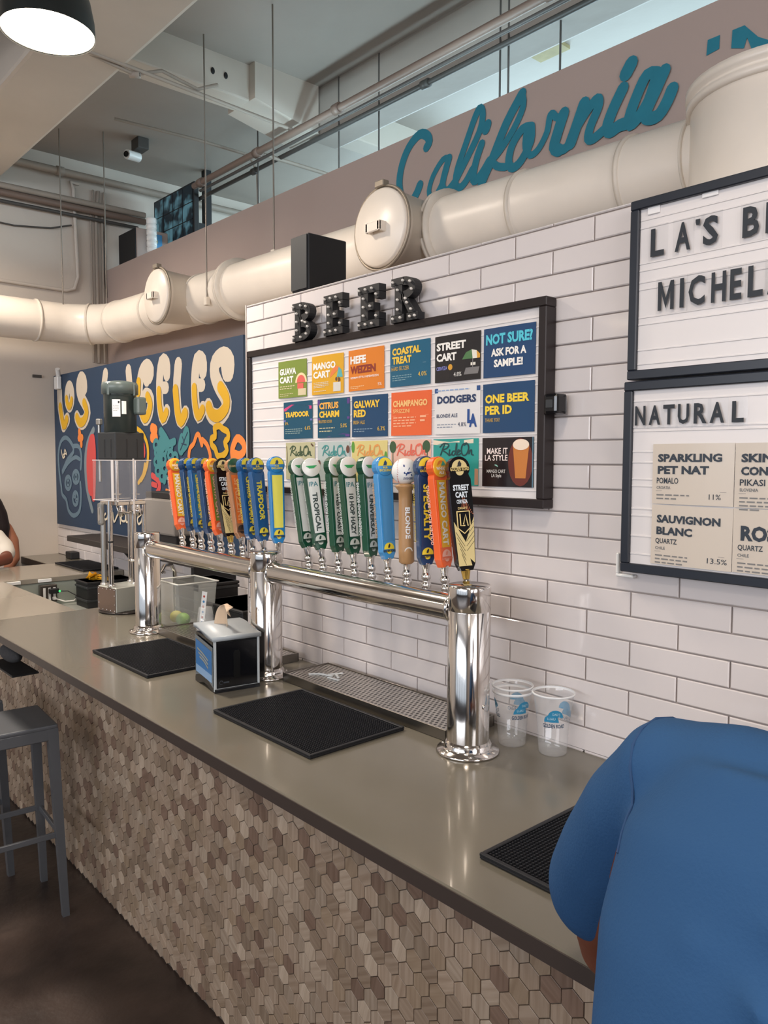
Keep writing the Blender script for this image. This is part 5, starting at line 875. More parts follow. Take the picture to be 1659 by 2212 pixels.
# ================================================================ DRIP TRAYS
def perforated():
    m = bpy.data.materials.new('perforated_steel'); m.use_nodes = True; nt = m.node_tree; b = nt.nodes['Principled BSDF']
    b.inputs['Metallic'].default_value = 1; b.inputs['Roughness'].default_value = .25
    tc = nt.nodes.new('ShaderNodeTexCoord'); sp = nt.nodes.new('ShaderNodeSeparateXYZ'); nt.links.new(tc.outputs['Object'], sp.inputs[0])
    def mth(op, a, b_=None):
        n = nt.nodes.new('ShaderNodeMath'); n.operation = op
        for i, q in enumerate((a, b_)):
            if q is None: continue
            if isinstance(q, (int, float)): n.inputs[i].default_value = q
            else: nt.links.new(q, n.inputs[i])
        return n.outputs[0]
    Pch = .0155
    y = mth('DIVIDE', sp.outputs[1], Pch*.866); row = mth('FLOOR', y); odd = mth('MULTIPLY', mth('MODULO', mth('ADD', row, 1000), 2), .5)
    x = mth('ADD', mth('DIVIDE', sp.outputs[0], Pch), odd); fx = mth('SUBTRACT', mth('SUBTRACT', x, mth('FLOOR', x)), .5); fy = mth('MULTIPLY', mth('SUBTRACT', mth('SUBTRACT', y, row), .5), .866)
    d = mth('SQRT', mth('ADD', mth('MULTIPLY', fx, fx), mth('MULTIPLY', fy, fy))); hole = mth('LESS_THAN', d, .29)
    mx = nt.nodes.new('ShaderNodeMix'); mx.data_type = 'RGBA'; nt.links.new(hole, mx.inputs[0]); mx.inputs[6].default_value = rgb('#cfcac2'); mx.inputs[7].default_value = rgb('#2a2522'); nt.links.new(mx.outputs[2], b.inputs['Base Color'])
    nt.links.new(mth('SUBTRACT', 1, hole), b.inputs['Metallic']); sm = mth('SMOOTH_MIN', d, .36) if False else mth('MINIMUM', d, .36)
    bp = nt.nodes.new('ShaderNodeBump'); bp.inputs['Strength'].default_value = .9; bp.inputs['Distance'].default_value = .004; nt.links.new(sm, bp.inputs['Height']); nt.links.new(bp.outputs[0], b.inputs['Normal'])
    return m
PERF = perforated(); TRAYM = mat('tray_steel', '#8f8a84', .3, 1.0)
def tray(x0, x1, lab):
    y0, y1, z1 = -0.205, -0.022, 1.096
    t = empty('drip_tray', lab, 'drip tray', ((x0+x1)/2, (y0+y1)/2, BT))
    P_(MB().box((x0, y0, BT+.0005), (x1, y0+.004, z1+.003), .001).box((x0, y1-.004, BT+.0005), (x1, y1, z1+.003), .001).box((x0, y0, BT+.0005), (x0+.004, y1, z1+.003)).box((x1-.004, y0, BT+.0005), (x1, y1, z1+.003)).box((x0+.003, y0+.003, BT+.0005), (x1-.003, y1-.003, BT+.004)), 'pan', TRAYM, t)
    P_(MB().box((x0+.004, y0+.004, z1-.002), (x1-.004, y1-.004, z1)), 'perforated_grate', PERF, t); return t
tray(-2.045, -1.325, 'perforated steel drip tray between the middle and right tap towers'); tray(-2.925, -2.215, 'perforated steel drip tray between the left and middle tap towers')
o = MB()
for (x, y, a) in ((-1.93, -.12, .3), (-1.90, -.10, -.5), (-1.96, -.135, .9), (-1.88, -.13, .1), (-1.92, -.09, 1.2)):
    o.box((-.025, -.004, 0), (.025, .004, .004), .001, Matrix.Translation((x, y, 1.0965)) @ Matrix.Rotation(a, 4, 'Z'))
tag(o.build('ice_slivers', clear_mat('wet_ice', '#f4f8fa', .5)), 'wet glassy slivers lying on the right drip tray', 'ice')

# ================================================================ BAR MATS
def bmat(x0, y0, x1, y1, lab, rot=0.0):
    t = empty('bar_mat', lab, 'bar mat', ((x0+x1)/2, (y0+y1)/2, BT+.0005), (0, 0, rot), 'black rubber bar mats'); hx_, hy_ = (x1-x0)/2, (y1-y0)/2
    MB().box((-hx_, -hy_, 0), (hx_, hy_, .006), .002).build('mat_base', RUBBER, t)
    mb = MB(); r = .009
    for a, b in (((-hx_, -hy_), (hx_, -hy_+r)), ((-hx_, hy_-r), (hx_, hy_)), ((-hx_, -hy_+r), (-hx_+r, hy_-r)), ((hx_-r, -hy_+r), (hx_, hy_-r))): mb.box((a[0], a[1], .005), (b[0], b[1], .0105), .0012)
    mb.build('rim', RUBBER, t)
    mb = MB(); st = .0078; x = -hx_+r+.005
    while x < hx_-r-.003:
        y = -hy_+r+.005
        while y < hy_-r-.003:
            a = .0022; mb.add([(x-a, y-a, .006), (x+a, y-a, .006), (x+a, y+a, .006), (x-a, y+a, .006), (x-a*.7, y-a*.7, .0098), (x+a*.7, y-a*.7, .0098), (x+a*.7, y+a*.7, .0098), (x-a*.7, y+a*.7, .0098)], [(4, 5, 6, 7), (0, 1, 5, 4), (1, 2, 6, 5), (2, 3, 7, 6), (3, 0, 4, 7)]); y += st
        x += st
    mb.build('rubber_nubs', RUBBER, t, fix=False, kind='stuff')
bmat(-1.908, -.532, -1.456, -.226, 'black rubber bar mat in front of the drip tray, between dispenser and right tower')
bmat(-2.805, -.520, -2.352, -.222, 'black rubber bar mat left of the napkin dispenser')
bmat(-.889, -.578, -.44, -.272, 'black rubber bar mat half covered by the person in blue')
bmat(-5.36, .225, -4.86, .452, 'black board lying on the far return counter')
# ================================================================ NAPKIN DISPENSER
nd = empty('napkin_dispenser', 'black glass-fronted napkin dispenser with grey lid on the bar top', 'napkin dispenser', (-2.138, -.352, BT+.0005), (0, 0, math.radians(-9)))
nx, ny = .083, .074; BLK = mat('dispenser_black', '#101318', .12); GL = mat('dispenser_lid_grey', '#9fa6ab', .35)
def arch(xn, xw, n=12): return None
poly = [(-nx, .010), (-nx, .155), (nx, .135), (nx, .010)]
pl = [(-nx, .0), (-nx-.004, .0), (-nx-.004, .012), (-nx, .022)]+[(-nx+2*nx*k/14, .022+.016*math.sin(math.pi*k/14)) for k in range(1, 14)]+[(nx, .014), (nx+.003, .008), (nx+.003, 0), (nx-.02, 0)]+[(nx-.03-(2*nx-.06)*k/12, .012*math.sin(math.pi*k/12)) for k in range(1, 12)]+[(-nx+.02, 0)]
MB().prism(pl, lambda u, v, n: Vector((u, ny-.001-n, v)), 2*ny-.002).build('base', BLK, nd)
MB().box((-nx+.003, -ny+.003, .018), (nx-.004, ny-.003, .160)).build('casing', BLK, nd)
MB().box((nx-.005, -ny+.010, .014), (nx-.0005, ny-.008, .152), .001).build('front_window', BLACKG, nd)
MB().box((nx-.0045, -ny, .008), (nx+.001, -ny+.008, .158), .001).box((nx-.0045, ny-.007, .008), (nx+.001, ny, .158), .001).box((nx-.0045, -ny, .004), (nx+.0012, ny, .013), .001).build('window_frame', mat('pale_trim', '#b9c0c4', .3), nd)
N1 = plane((-nx, -ny-.0005, 0), (1, 0, 0), (0, 0, 1)); sg = mat('silver_edge', '#8c98a2', .25, .7)
def side(col, N, nm, lo, hi, n, lab=None):
    pts = [(.006, lo)]+[(.006+(2*nx-.014)*k/12, lo+.016*math.sin(math.pi*k/12)-.006*k/12) for k in range(1, 13)]+[(2*nx-.008, hi-.014)]+[(2*nx-.008-(2*nx-.014)*k/10, hi-.014+.014*(k/10)) for k in range(1, 11)]
    MB().prism(pts, N, n).build(nm, col, nd)
side(sg, N1, 'side_panel', .022, .152, .0012)
mbp = MB(); pts = [(.012, .06), (2*nx-.014, .052), (2*nx-.014, .125), (.012, .140)]; mbp.add([N1(u, v, .0016) for u, v in pts], [(0, 1, 2, 3)]); mbp.build('blue_insert', mat('blue_insert_card', '#2f6aa3', .4), nd, fix=False)
mbp = MB(); mbp.add([N1(u, v, .0016) for u, v in [(.012, .036), (2*nx-.014, .028), (2*nx-.014, .052), (.012, .06)]], [(0, 1, 2, 3)]); mbp.build('pale_insert', mat('pale_blue_insert', '#7f9fc2', .4), nd, fix=False)
mbp = MB()
for k in range(3): stroke(mbp, [(.03+.01*k, .112-.012*k), (.07+.01*k, .105-.012*k), (.12, .092-.012*k)], .003, N1, .0022)
mbp.build('insert_writing', mat('pale_gold_print', '#8d8f86', .5), nd, fix=False)
lid = []; K = 20
for k in range(K+1):
    s = k/K; x = -nx-.003+(2*nx+.008)*s; f = 1/(1+math.exp(-(s-.50)*9)); lid.append((x, .187-.020*f+.004*math.sin(s*math.pi*.6)))
low = [(x, z-.013-.005*(1 if 0 else 0)) for x, z in lid][::-1]
MB().prism(lid+low, lambda u, v, n: Vector((u, ny+.004-n, v)), 2*ny+.008, True).build('lid', GL, nd)
MB().lathe([(.030, 0), (.028, .0015), (0, .0015)], (-.005, 0, .171), (.2, 0, 1), 20, cap=False).build('slot', DARKP, nd)
NW = plane((nx+.0002, -ny, 0), (0, 1, 0), (0, 0, 1)); mbp = MB(); scribble(mbp, NW, .030, .027, .026, 1, .006, .004, .0006); stroke(mbp, [(.022+.0055*math.cos(k*.55), .030+.0055*math.sin(k*.55)) for k in range(11)], .0008, NW, .0006); mbp.build('maker_mark', mat('dim_grey_print', '#3b4148', .4), nd, fix=False)
mbp = MB(); mbp.prism([(.062, .04), (.062, .115), (.066, .124), (.080, .124), (.084, .115), (.084, .04)], NW, .0008); mbp.build('finger_recess', mat('recess_black', '#07080a', .3), nd)
# napkin
nb = bmesh.new(); NP = []; vs = []; fs = []; A, Bn = 12, 9; rr = random.Random(3)
for i in range(A+1):
    for j in range(Bn+1):
        u, v = i/A, j/Bn; wv = .040*(1-.40*u)+.012*math.sin(u*3); a = (v-.5)*3.6+u*1.2
        c_ = max(0, (u-.5)/.5); w_ = .030*(1-u)**.45*math.sin(.6+2.2*min(u+.1, 1))+.004; s_ = (v-.5)*2
        x = -.018+.012*u+.046*c_**1.4+w_*s_*.75; y = .012*math.cos(s_*2.6+u*2)+w_*s_*.5-.004; z = .160+.088*math.sin(min(u*1.3, 1)*math.pi/2)-.030*max(0, u-.72)/.28*(.5+.5*s_)-.006*s_*s_
        vs.append((x, y, z))
for i in range(A):
    for j in range(Bn): a = i*(Bn+1)+j; fs.append((a, a+1, a+Bn+2, a+Bn+1))
nb.free(); me = MB().add(vs, fs, True).mesh('napkin', mat('kraft_napkin', '#cdb59b', .95)); o = link('napkin', me); o.parent = None; o.matrix_world = Matrix.Translation((-2.138, -.352, BT+.008)) @ Matrix.Rotation(math.radians(-9), 4, 'Z'); sd = o.modifiers.new('t', 'SOLIDIFY'); sd.thickness = .0006
tag(o, 'crumpled tan paper napkin standing out of the dispenser', 'napkin')
# ================================================================ CUPS
def cup(x, y, lab, rotz=0, h=.150, nested=0, grp='clear plastic cups'):
    t = empty('plastic_cup', lab, 'cup', (x, y, BT+.0005), (0, 0, rotz), grp)
    prof = [(0, .001), (.028, .001), (.031, 0), (.0335, .004), (.0365, .040), (.0355, .041), (.037, .052), (.0362, .053), (.0380, .064), (.0372, .065), (.0475, h-.012), (.049, h-.006)]
    MB().lathe(prof, n=40, cap=False).build('cup_wall', CUPM, t)
    MB().lathe([(.0485, h-.006), (.0512, h-.005), (.0520, h-.002), (.0510, h), (.0490, h-.0005)], n=40, cap=False).build('rim', CUPR, t)
    if nested: MB().lathe([(.0472, h-.020), (.0500, h-.019), (.0506, h-.015), (.0488, h-.013)], n=40, cap=False).build('inner_rim', CUPR, t)
    def PC(u, v, n=0): r = .0375+(.0475-.0375)*(v-.065)/(h-.077)+.0006+n*.3; a = u/.044-math.pi/2; return Vector((r*math.cos(a), r*math.sin(a), v))
    TB = mat('cup_print_teal', '#2f86ae', .5)
    for du in (0.0, .094, -.094) if nested else (0.0, .10):
        Pc = lambda u, v, n=0, du=du: PC(u+du, v, n)
        mb = MB()
        for cu, cv, r in ((0.004, .098, .019), (-.006, .086, .019)):
            for q in range(10): a0 = 180*q/10; a1 = 180*(q+1)/10; mb.add([Pc(cu, cv), Pc(cu+r*math.cos(math.radians(a0)), cv+r*math.sin(math.radians(a0))), Pc(cu+r*math.cos(math.radians(a1)), cv+r*math.sin(math.radians(a1)))], [(0, 1, 2)])
        mb.build('print_domes', TB, t, fix=False)
        mb = MB(); text(mb, 'GOLDEN ROAD', Pc, 0, .072, .058, .010, .001, .03, 0, 'c'); mb.build('print_lettering', mat('cup_print_navy', '#35506a', .5), t, fix=False)
        mb = MB(); text(mb, "DAD'S", Pc, .006, .104, .018, .006, .001, .02, .0, 'c'); text(mb, 'LUAU', Pc, -.006, .092, .02, .006, .001, .02, .0, 'c'); mb.build('print_word', mat('cup_print_pale', '#a8cbdc', .5), t, fix=False)
    return t
cup(-1.108, -.062, 'clear plastic cup with blue print on the right, nearer the blue shirt', math.radians(38)); cup(-1.212, -.088, 'frostier doubled plastic cup between the right tower and the other cup', math.radians(75), nested=1)
t = empty('water_glass', 'small upturned clear glass on the left drip tray behind the napkin dispenser', 'glass', (-2.80, -.062, 1.0965)); MB().lathe([(.036, 0), (.034, .03), (.026, .085), (.0, .087)], n=28, cap=False).build('glass_wall', clear_mat('glass_clear', '#eef2f2', .22, .02), t); MB().lathe([(.0365, 0), (.0375, .002), (.0365, .004)], n=28, cap=False).build('rim', CUPR, t)
# ================================================================ TUB, LIMES, CRATES
tb = empty('storage_tub', 'hazy clear plastic tub with limes behind the left tap tower', 'tub', (-3.02, -.028, BT+.0005))
def frus(mb, z0, z1, a0, b0, a1, b1): mb.add([(-a0, -b0, z0), (a0, -b0, z0), (a0, b0, z0), (-a0, b0, z0), (-a1, -b1, z1), (a1, -b1, z1), (a1, b1, z1), (-a1, b1, z1)], [(0, 1, 5, 4), (1, 2, 6, 5), (2, 3, 7, 6), (3, 0, 4, 7)]); return mb
o = frus(MB(), 0, .19, .085, .075, .098, .088); o.add([(-.085, -.075, .002), (.085, -.075, .002), (.085, .075, .002), (-.085, .075, .002)], [(0, 1, 2, 3)]); o.build('tub_wall', TUBM, tb)
MB().box((-.106, -.096, .188), (.106, -.086, .194), .002).box((-.106, .086, .188), (.106, .096, .194), .002).box((-.106, -.09, .188), (-.096, .09, .194), .002).box((.096, -.09, .188), (.106, .09, .194), .002).build('rim', mat('cloudy_rim', '#c9cbc6', .4), tb)
for x, y, r, c, lab in ((-2.985, -.065, .029, '#6f9a3c', 'green lime inside the hazy tub, nearer the glass'), (-3.065, -.055, .027, '#b3b04a', 'yellowish lime inside the hazy tub, nearer the tower')):
    o = MB().ball((0, 0, 0), r, (1.12, 1, .95)).build('lime', mat('lime_'+c.strip('#'), c, .45, bump=.2, bscale=300)); o.location = (x, y, BT+.005+r); tag(o, lab, 'lime', 'limes in the tub'); MB().cyl((r*1.08, 0, 0), (r*1.2, 0, 0), .004, .002, 8).build('stem_end', mat('lime_stem', '#6b7a3a', .7), o)
o = MB().box((-.012, -.001, 0), (.012, .001, .16), 0, Matrix.Rotation(.12, 4, 'Y')).build('dotted_strip', WHITE); o.location = (-2.895, -.03, BT+.001); o.rotation_euler = (0, 0, .5); tag(o, 'white strip with red and blue dots leaning beside the hazy tub', 'strip')
mbr = MB(); mbb = MB()
PD = lambda u, v, n=0: Matrix.Rotation(.12, 3, 'Y') @ Vector((u, -.0012-n, v))
for k in range(6): disc(mbr if k % 2 else mbb, PD, 0, .03+.022*k, .005)
mbr.build('red_dots', ink('dot_red', '#b5473c'), o, fix=False); mbb.build('blue_dots', ink('dot_blue', '#3f86b8'), o, fix=False)
def crate(x0, y0, z0, x1, y1, z1, lab, ribs):
    t = empty('plastic_crate', lab, 'crate', ((x0+x1)/2, (y0+y1)/2, z0)); P_(MB().box((x0, y0, z0), (x1, y1, z1), .006), 'crate_body', BLACK, t)
    for k in range(ribs): z = z0+(z1-z0)*(k+.6)/ribs; P_(MB().box((x0-.004, y0-.006, z-.008), (x1+.006, y1+.004, z+.004), .002), 'rib', DARKP, t)
    P_(MB().box((x0-.006, y0-.006, z1-.014), (x1+.006, y1+.004, z1), .003), 'rim', BLACK, t)
crate(-3.30, .06, .90, -3.08, .26, 1.225, 'black ribbed crate stack behind the hazy tub', 6)
crate(-3.03, .05, .90, -2.70, .30, 1.165, 'lower black bin right of the ribbed crate stack', 2)
crate(-4.70, .12, .90, -4.52, .40, 1.055, 'black bin with yellow bags behind the drink mixer', 2)
mb = MB(); rr = random.Random(5)
for k in range(5):
    cx = -4.66+.035*k; mb.add([(cx+rr.uniform(-.03, .03), .2+rr.uniform(-.04, .04), 1.05+rr.uniform(0, .05)) for q in range(8)], [(0, 1, 2), (2, 3, 4), (4, 5, 6), (6, 7, 0), (1, 3, 5)])
o = mb.build('yellow_bag', mat('yellow_film', '#d9a021', .4), fix=False); tag(o, 'crumpled yellow bags sticking out of the black bin', 'bag')
# shelf and appliance
o = MB().box((-5.07, .205, 1.25), (-3.40, .458, 1.285), .003).build('wall_shelf', mat('dark_shelf_board', '#2e2826', .6)); tag(o, 'dark shelf board on the tiled wall below the mural', 'shelf')
MB().box((-3.45, .22, 1.10), (-3.42, .455, 1.25)).build('bracket', BLACK, o); MB().tube([(-4.3, .25, 1.25), (-4.28, .3, 1.18), (-4.2, .44, 1.12)], .008, 8).build('bracket', BLACK, o)
t = empty('dispenser_machine', 'grey and black counter appliance on the dark shelf behind the tap handles', 'appliance', (-3.87, .34, 1.2855))
P_(MB().box((-4.05, .26, 1.375), (-3.70, .42, 1.565), .012), 'grey_housing', mat('appliance_grey', '#8d8781', .4), t); P_(MB().box((-4.02, .27, 1.286), (-3.70, .41, 1.375), .006), 'black_base', BLACK, t); P_(MB().box((-4.05, .27, 1.565), (-3.72, .41, 1.60), .004), 'black_top', BLACK, t)
P_(MB().cyl((-3.98, .255, 1.33), (-3.98, .235, 1.33), .012).box((-3.995, .225, 1.29), (-3.965, .24, 1.345), .003), 'spout', CHROME, t)
o = MB().box((-5.625, .39, 1.0705), (-5.52, .45, 1.12), .004).build('small_black_box', BLACK); tag(o, 'small black box on the corner counter', 'box')
o = MB().tube([(-3.62, .22, .902), (-3.62, .22, 1.21), (-3.60, .19, 1.25), (-3.57, .14, 1.25), (-3.56, .11, 1.22)], .010, 12).build('faucet', CHROME); tag(o, 'small chrome faucet behind the left tap tower', 'faucet'); MB().cyl((-3.62, .22, .902), (-3.62, .22, .93), .022).build('faucet_base', CHROME, o)
# outlet and cables on the return panel
t = empty('outlet_box', 'steel electrical outlet box with plugs on the inner panel of the return', 'outlet', (-4.80, -.016, .975))
P_(MB().box((-4.80, -.065, .922), (-4.765, .033, 1.026), .003), 'box', mat('outlet_steel', '#77716b', .35, .8), t); P_(MB().box((-4.765, -.060, .927), (-4.762, .028, 1.021), .001), 'cover_plate', mat('outlet_plate', '#4d4641', .4, .5), t)
for y in (-.05, -.02, .008): P_(MB().box((-4.762, y, .935), (-4.760, y+.014, 1.01)), 'socket', WHITE, t)
P_(MB().box((-4.762, -.02, .975), (-4.735, .035, 1.005), .004), 'black_plug', BLACK, t, label='black power adapter plug'); P_(MB().ball((-4.733, .036, .988), .006), 'green_light', mat('green_led', '#2fd060', .5, emit=2.0), t)
P_(MB().box((-4.762, .0, .935), (-4.74, .02, .955), .004), 'white_plug', WHITE, t)
o = MB().tube([(-4.735, .036, .988), (-4.72, .08, .985), (-4.70, .13, .95), (-4.69, .17, .91), (-4.69, .185, .87)], .003, 6).build('power_cable', BLACK); tag(o, 'thin black cable running from the green-lit plug', 'cable')
o = MB().tube([(-4.745, .01, .945), (-4.72, .06, .925), (-4.71, .11, .925), (-4.72, .15, .955), (-4.74, .175, .995)], .004, 6).build('power_cable', WHITE); tag(o, 'white cable looping from the outlet to the white hub', 'cable')
o = MB().ball((0, 0, 0), .022, (1, 1.3, .3)).build('cable_hub', WHITE); o.location = (-4.765, .185, 1.0); tag(o, 'small oval white hub hanging at the end of the white cable', 'hub')
for y, lab in ((-.04, 'white label strip with black clips above the outlet'), (-.215, 'short white label strip left of the outlet box')):
    o = MB().box((-4.802, y-.03, 1.044), (-4.786, y+.045, 1.062), .001).build('label_strip', WHITE); o.location.x = .014; tag(o, lab, 'label strip')
# ================================================================ DRINK MIXER
mx_ = empty('drink_mixer', 'tall steel drink mixer with grey motor and clear splash guard', 'drink mixer', (-3.503, -.098, BT+.0005), (0, 0, math.radians(10.6)))
def B(a, b, nm, m, bev=.002, **k): return MB().box(a, b, bev).build(nm, m, mx_, **k)
B((-.071, -.089, .006), (.071, .089, .122), 'base_box', SATIN, .004)
B((-.069, -.0905, .01), (.069, -.0892, .118), 'access_plate', mat('brown_tinted_steel', '#8c7a70', .3, .8))
for u in (-.062, -.03, 0, .03, .062):
    for z in (.016, .112): MB().lathe([(.003, 0), (.002, .0015), (0, .002)], (u, -.0905, z), (0, -1, 0), 8, cap=False).build('screw', CHROME2, mx_)
for z in (.045, .085):
    for u in (-.062, .062): MB().lathe([(.003, 0), (.002, .0015), (0, .002)], (u, -.0905, z), (0, -1, 0), 8, cap=False).build('screw', CHROME2, mx_)
MB().lathe([(0, 0), (.118, 0), (.122, .004), (.118, .008), (0, .008)], (0, .01, 0), n=40, cap=False).build('foot_disc', mat('dark_foot', '#2f2a28', .25, .5), mx_)
for u, v, z0, z1, r, nm in ((-.052, -.066, .122, .42, .0125, 'piston_rod'), (.022, -.078, .122, .52, .0115, 'spindle_column'), (.045, .03, .122, .52, .0115, 'spindle_column'), (.055, .078, .122, .50, .010, 'spindle_column'), (-.03, .06, .122, .5, .010, 'spindle_column')):
    MB().cyl((u, v, z0), (u, v, z1), r, n=18).build(nm, STEEL if nm[0] == 'p' else CHROME, mx_)
    MB().lathe([(r, 0), (r+.006, 0), (r+.006, .010), (r, .012)], (u, v, z0), n=18, cap=False).build('collar', CHROME2, mx_)
MB().lathe([(.0118, 0), (.0125, 0), (.0125, .008), (.0118, .008)], (.022, -.078, .325), n=16, cap=False).build('black_band', BLACK, mx_)
MB().box((-.069, -.088, .40), (-.034, -.066, .505), .012).build('slide_cover', mat('cast_grey', '#9a9893', .4, .5), mx_); MB().box((-.060, -.0895, .42), (-.043, -.0878, .485), .003).build('slide_slot', CHROME2, mx_)
MB().lathe([(.012, 0), (.03, .004), (.03, .010), (.012, .014)], (.045, .03, .23), n=24, cap=False).build('agitator_collar', CHROME, mx_)
for k, (u, v) in enumerate(((.0, .0), (.04, -.03), (.05, .05), (-.03, .02))): MB().lathe([(.004, 0), (.016, .01), (.018, .03), (.010, .045), (.014, .07)], (u, v, .44), n=16, cap=False).build('spindle_chuck', CHROME, mx_)
MB().tube([(.03, -.05, .50), (.06, -.06, .47), (.075, -.02, .46), (.07, .04, .48)], .005, 8).build('trigger_rod', CHROME, mx_)
MB().box((-.07, -.07, .494), (.07, .08, .512), .003).build('carriage_plate', CHROME, mx_)
# clear guard
mb = MB(); g = (-.080, -.096, .516, .086, .100, .700)
for a, b in (((g[0], g[1], g[2]), (g[3], g[1]+.003, g[5])), ((g[3]-.003, g[1], g[2]), (g[3], g[4], g[5])), ((g[0], g[1], g[2]), (g[0]+.003, g[4], g[5])), ((g[0], g[4]-.003, g[2]), (g[3], g[4], g[5]))): mb.box(a, b)
mb.build('splash_guard', CLEARP, mx_); ED = mat('bright_acrylic_edge', '#d9d4d2', .3)
mb = MB()
for z in (g[2], g[5]-.003): mb.box((g[0]-.001, g[1]-.001, z), (g[3]+.001, g[1]+.004, z+.004)).box((g[3]-.004, g[1]-.001, z), (g[3]+.001, g[4]+.001, z+.004)).box((g[0]-.001, g[1], z), (g[0]+.003, g[4], z+.004))
mb.box((g[3]-.018, g[1]-.003, g[2]), (g[3]-.001, g[1]-.0005, g[5])).box((g[3]+.0005, -.0, g[2]-.06), (g[3]+.004, .007, g[5]+.006)); mb.build('guard_edge', ED, mx_)
for u, v in ((.02, -.04), (.05, .04), (-.03, 0)): MB().cyl((u, v, .515), (u, v, .70), .005, n=10).box((u-.025, v-.004, .54), (u+.025, v+.004, .546), .001).build('agitator', CHROME2, mx_)
B((-.072, -.074, .700), (.068, .078, .825), 'gearbox', DARKP, .006)
for v in (-.02, .035): MB().box((.0675, v, .712), (.0695, v+.007, .795), .001).build('vent_slot', BLACK, mx_)
for u in (-.02, .03): MB().box((u, -.0755, .712), (u+.007, -.0735, .795), .001).build('vent_slot', BLACK, mx_)
MB().lathe([(.0, .825), (.072, .825), (.072, .995), (.0745, 1.0), (0, 1.0)], n=44, cap=False).build('motor_body', MOTOR, mx_)
MB().lathe([(.0745, .998), (.081, 1.0), (.081, 1.040), (.076, 1.052), (.03, 1.060), (0, 1.061)], n=44, cap=False).build('motor_cap', mat('motor_cap_grey', '#5c6764', .3), mx_)
for k in range(4):
    a = k*math.pi/2+.3; MB().box((-.006, .074, .99), (.006, .084, 1.045), .003, Matrix.Rotation(a, 4, 'Z')).build('cap_lug', MATS['motor_cap_grey'], mx_)
MB().box((.050, .040, .905), (.105, .085, .985), .010, Matrix.Rotation(-.25, 4, 'Z')).build('junction_box', MATS['motor_cap_grey'], mx_)
def PMo(u, v, n=0): a = math.radians(-38)+u/.072; return Vector(((.0724+n)*math.cos(a), (.0724+n)*math.sin(a), v))
mb = MB()
for q in range(6): mb.add([PMo(-.030+.006*q, .895), PMo(-.030+.006*(q+1), .895), PMo(-.030+.006*(q+1), .972), PMo(-.030+.006*q, .972)], [(0, 1, 2, 3)])
for q in range(4): mb.add([PMo(.012+.005*q, .907), PMo(.012+.005*(q+1), .907), PMo(.012+.005*(q+1), .965), PMo(.012+.005*q, .965)], [(0, 1, 2, 3)])
mb.build('rating_label', WHITE, mx_, fix=False)
mb = MB(); scribble(mb, PMo, -.026, .945, .026, 4, .002, .006, .0005); quad(mb, PMo, -.004, .955, .003, .965, .0005); mb.build('label_print', PRINTK, mx_, fix=False)
MB().cyl((-.078, -.060, .60), (-.078, -.060, .865), .0065, n=12).build('lift_rod', STEEL, mx_); MB().box((-.092, -.070, .86), (-.062, -.050, .888), .004, ).build('rod_head', mat('cast_grey', '#9a9893', .4, .5), mx_)

# ================================================================ STOOLS
def stool(cx, cy, rot, lab):
    t = empty('bar_stool', lab, 'stool', (cx, cy, 0), (0, 0, rot), 'grey metal bar stools'); a = .150; b = .170
    MB().box((-a, -a, .742), (a, a, .760), .006).build('seat', GREYM, t)
    for s in (-1, 1): MB().box((-a, s*a-.010 if s > 0 else -a, .70), (a, s*a if s > 0 else -a+.010, .745), .003).build('apron', GREYM, t); MB().box((s*a-.010 if s > 0 else -a, -a, .70), (s*a if s > 0 else -a+.010, a, .745), .003).build('apron', GREYM, t)
    for sx in (-1, 1):
        for sy in (-1, 1):
            w0, w1 = .019, .0125; mb = MB(); tx, ty = sx*(a-.019), sy*(a-.019); bx, by = sx*(b-.012), sy*(b-.012)
            vs = [(bx+p*w1, by+q*w1, 0) for p, q in ((-1, -1), (1, -1), (1, 1), (-1, 1))]+[(tx+p*w0, ty+q*w0, .745) for p, q in ((-1, -1), (1, -1), (1, 1), (-1, 1))]
            mb.add(vs, [(3, 2, 1, 0), (4, 5, 6, 7)]+[(i, (i+1) % 4, 4+(i+1) % 4, 4+i) for i in range(4)]); mb.build('leg', GREYM, t)
    f = .147
    for s in (-1, 1): MB().box((-f, s*f-.006, .315), (f, s*f+.006, .337), .002).build('foot_rail', GREYM, t); MB().box((s*f-.006, -f, .315), (s*f+.006, f, .337), .002).build('foot_rail', GREYM, t)
stool(-3.185, -.712, math.radians(-4), 'grey metal bar stool nearest the camera at the bar on the left')
stool(-3.62, -.80, math.radians(3), 'second grey metal bar stool, mostly outside the left picture edge')
# hanging bag under the far counter edge
t = empty('handbag', 'dark grey bag hanging under the far left end of the bar top', 'bag', (-3.46, -.60, .90)); P_(MB().ball((-3.50, -.60, .950), .05, (2.2, .7, .7)), 'bag_body', mat('grey_felt', '#3a3a3c', .95, bump=.4, bscale=80), t); P_(MB().tube([(-3.56, -.6, .98), (-3.55, -.6, 1.03), (-3.40, -.6, 1.03), (-3.38, -.6, .98)], .006, 6), 'strap', BLACK, t); P_(MB().box((-3.62, -.655, .895), (-3.30, -.55, .903), .002), 'bag_base', BLACK, t)

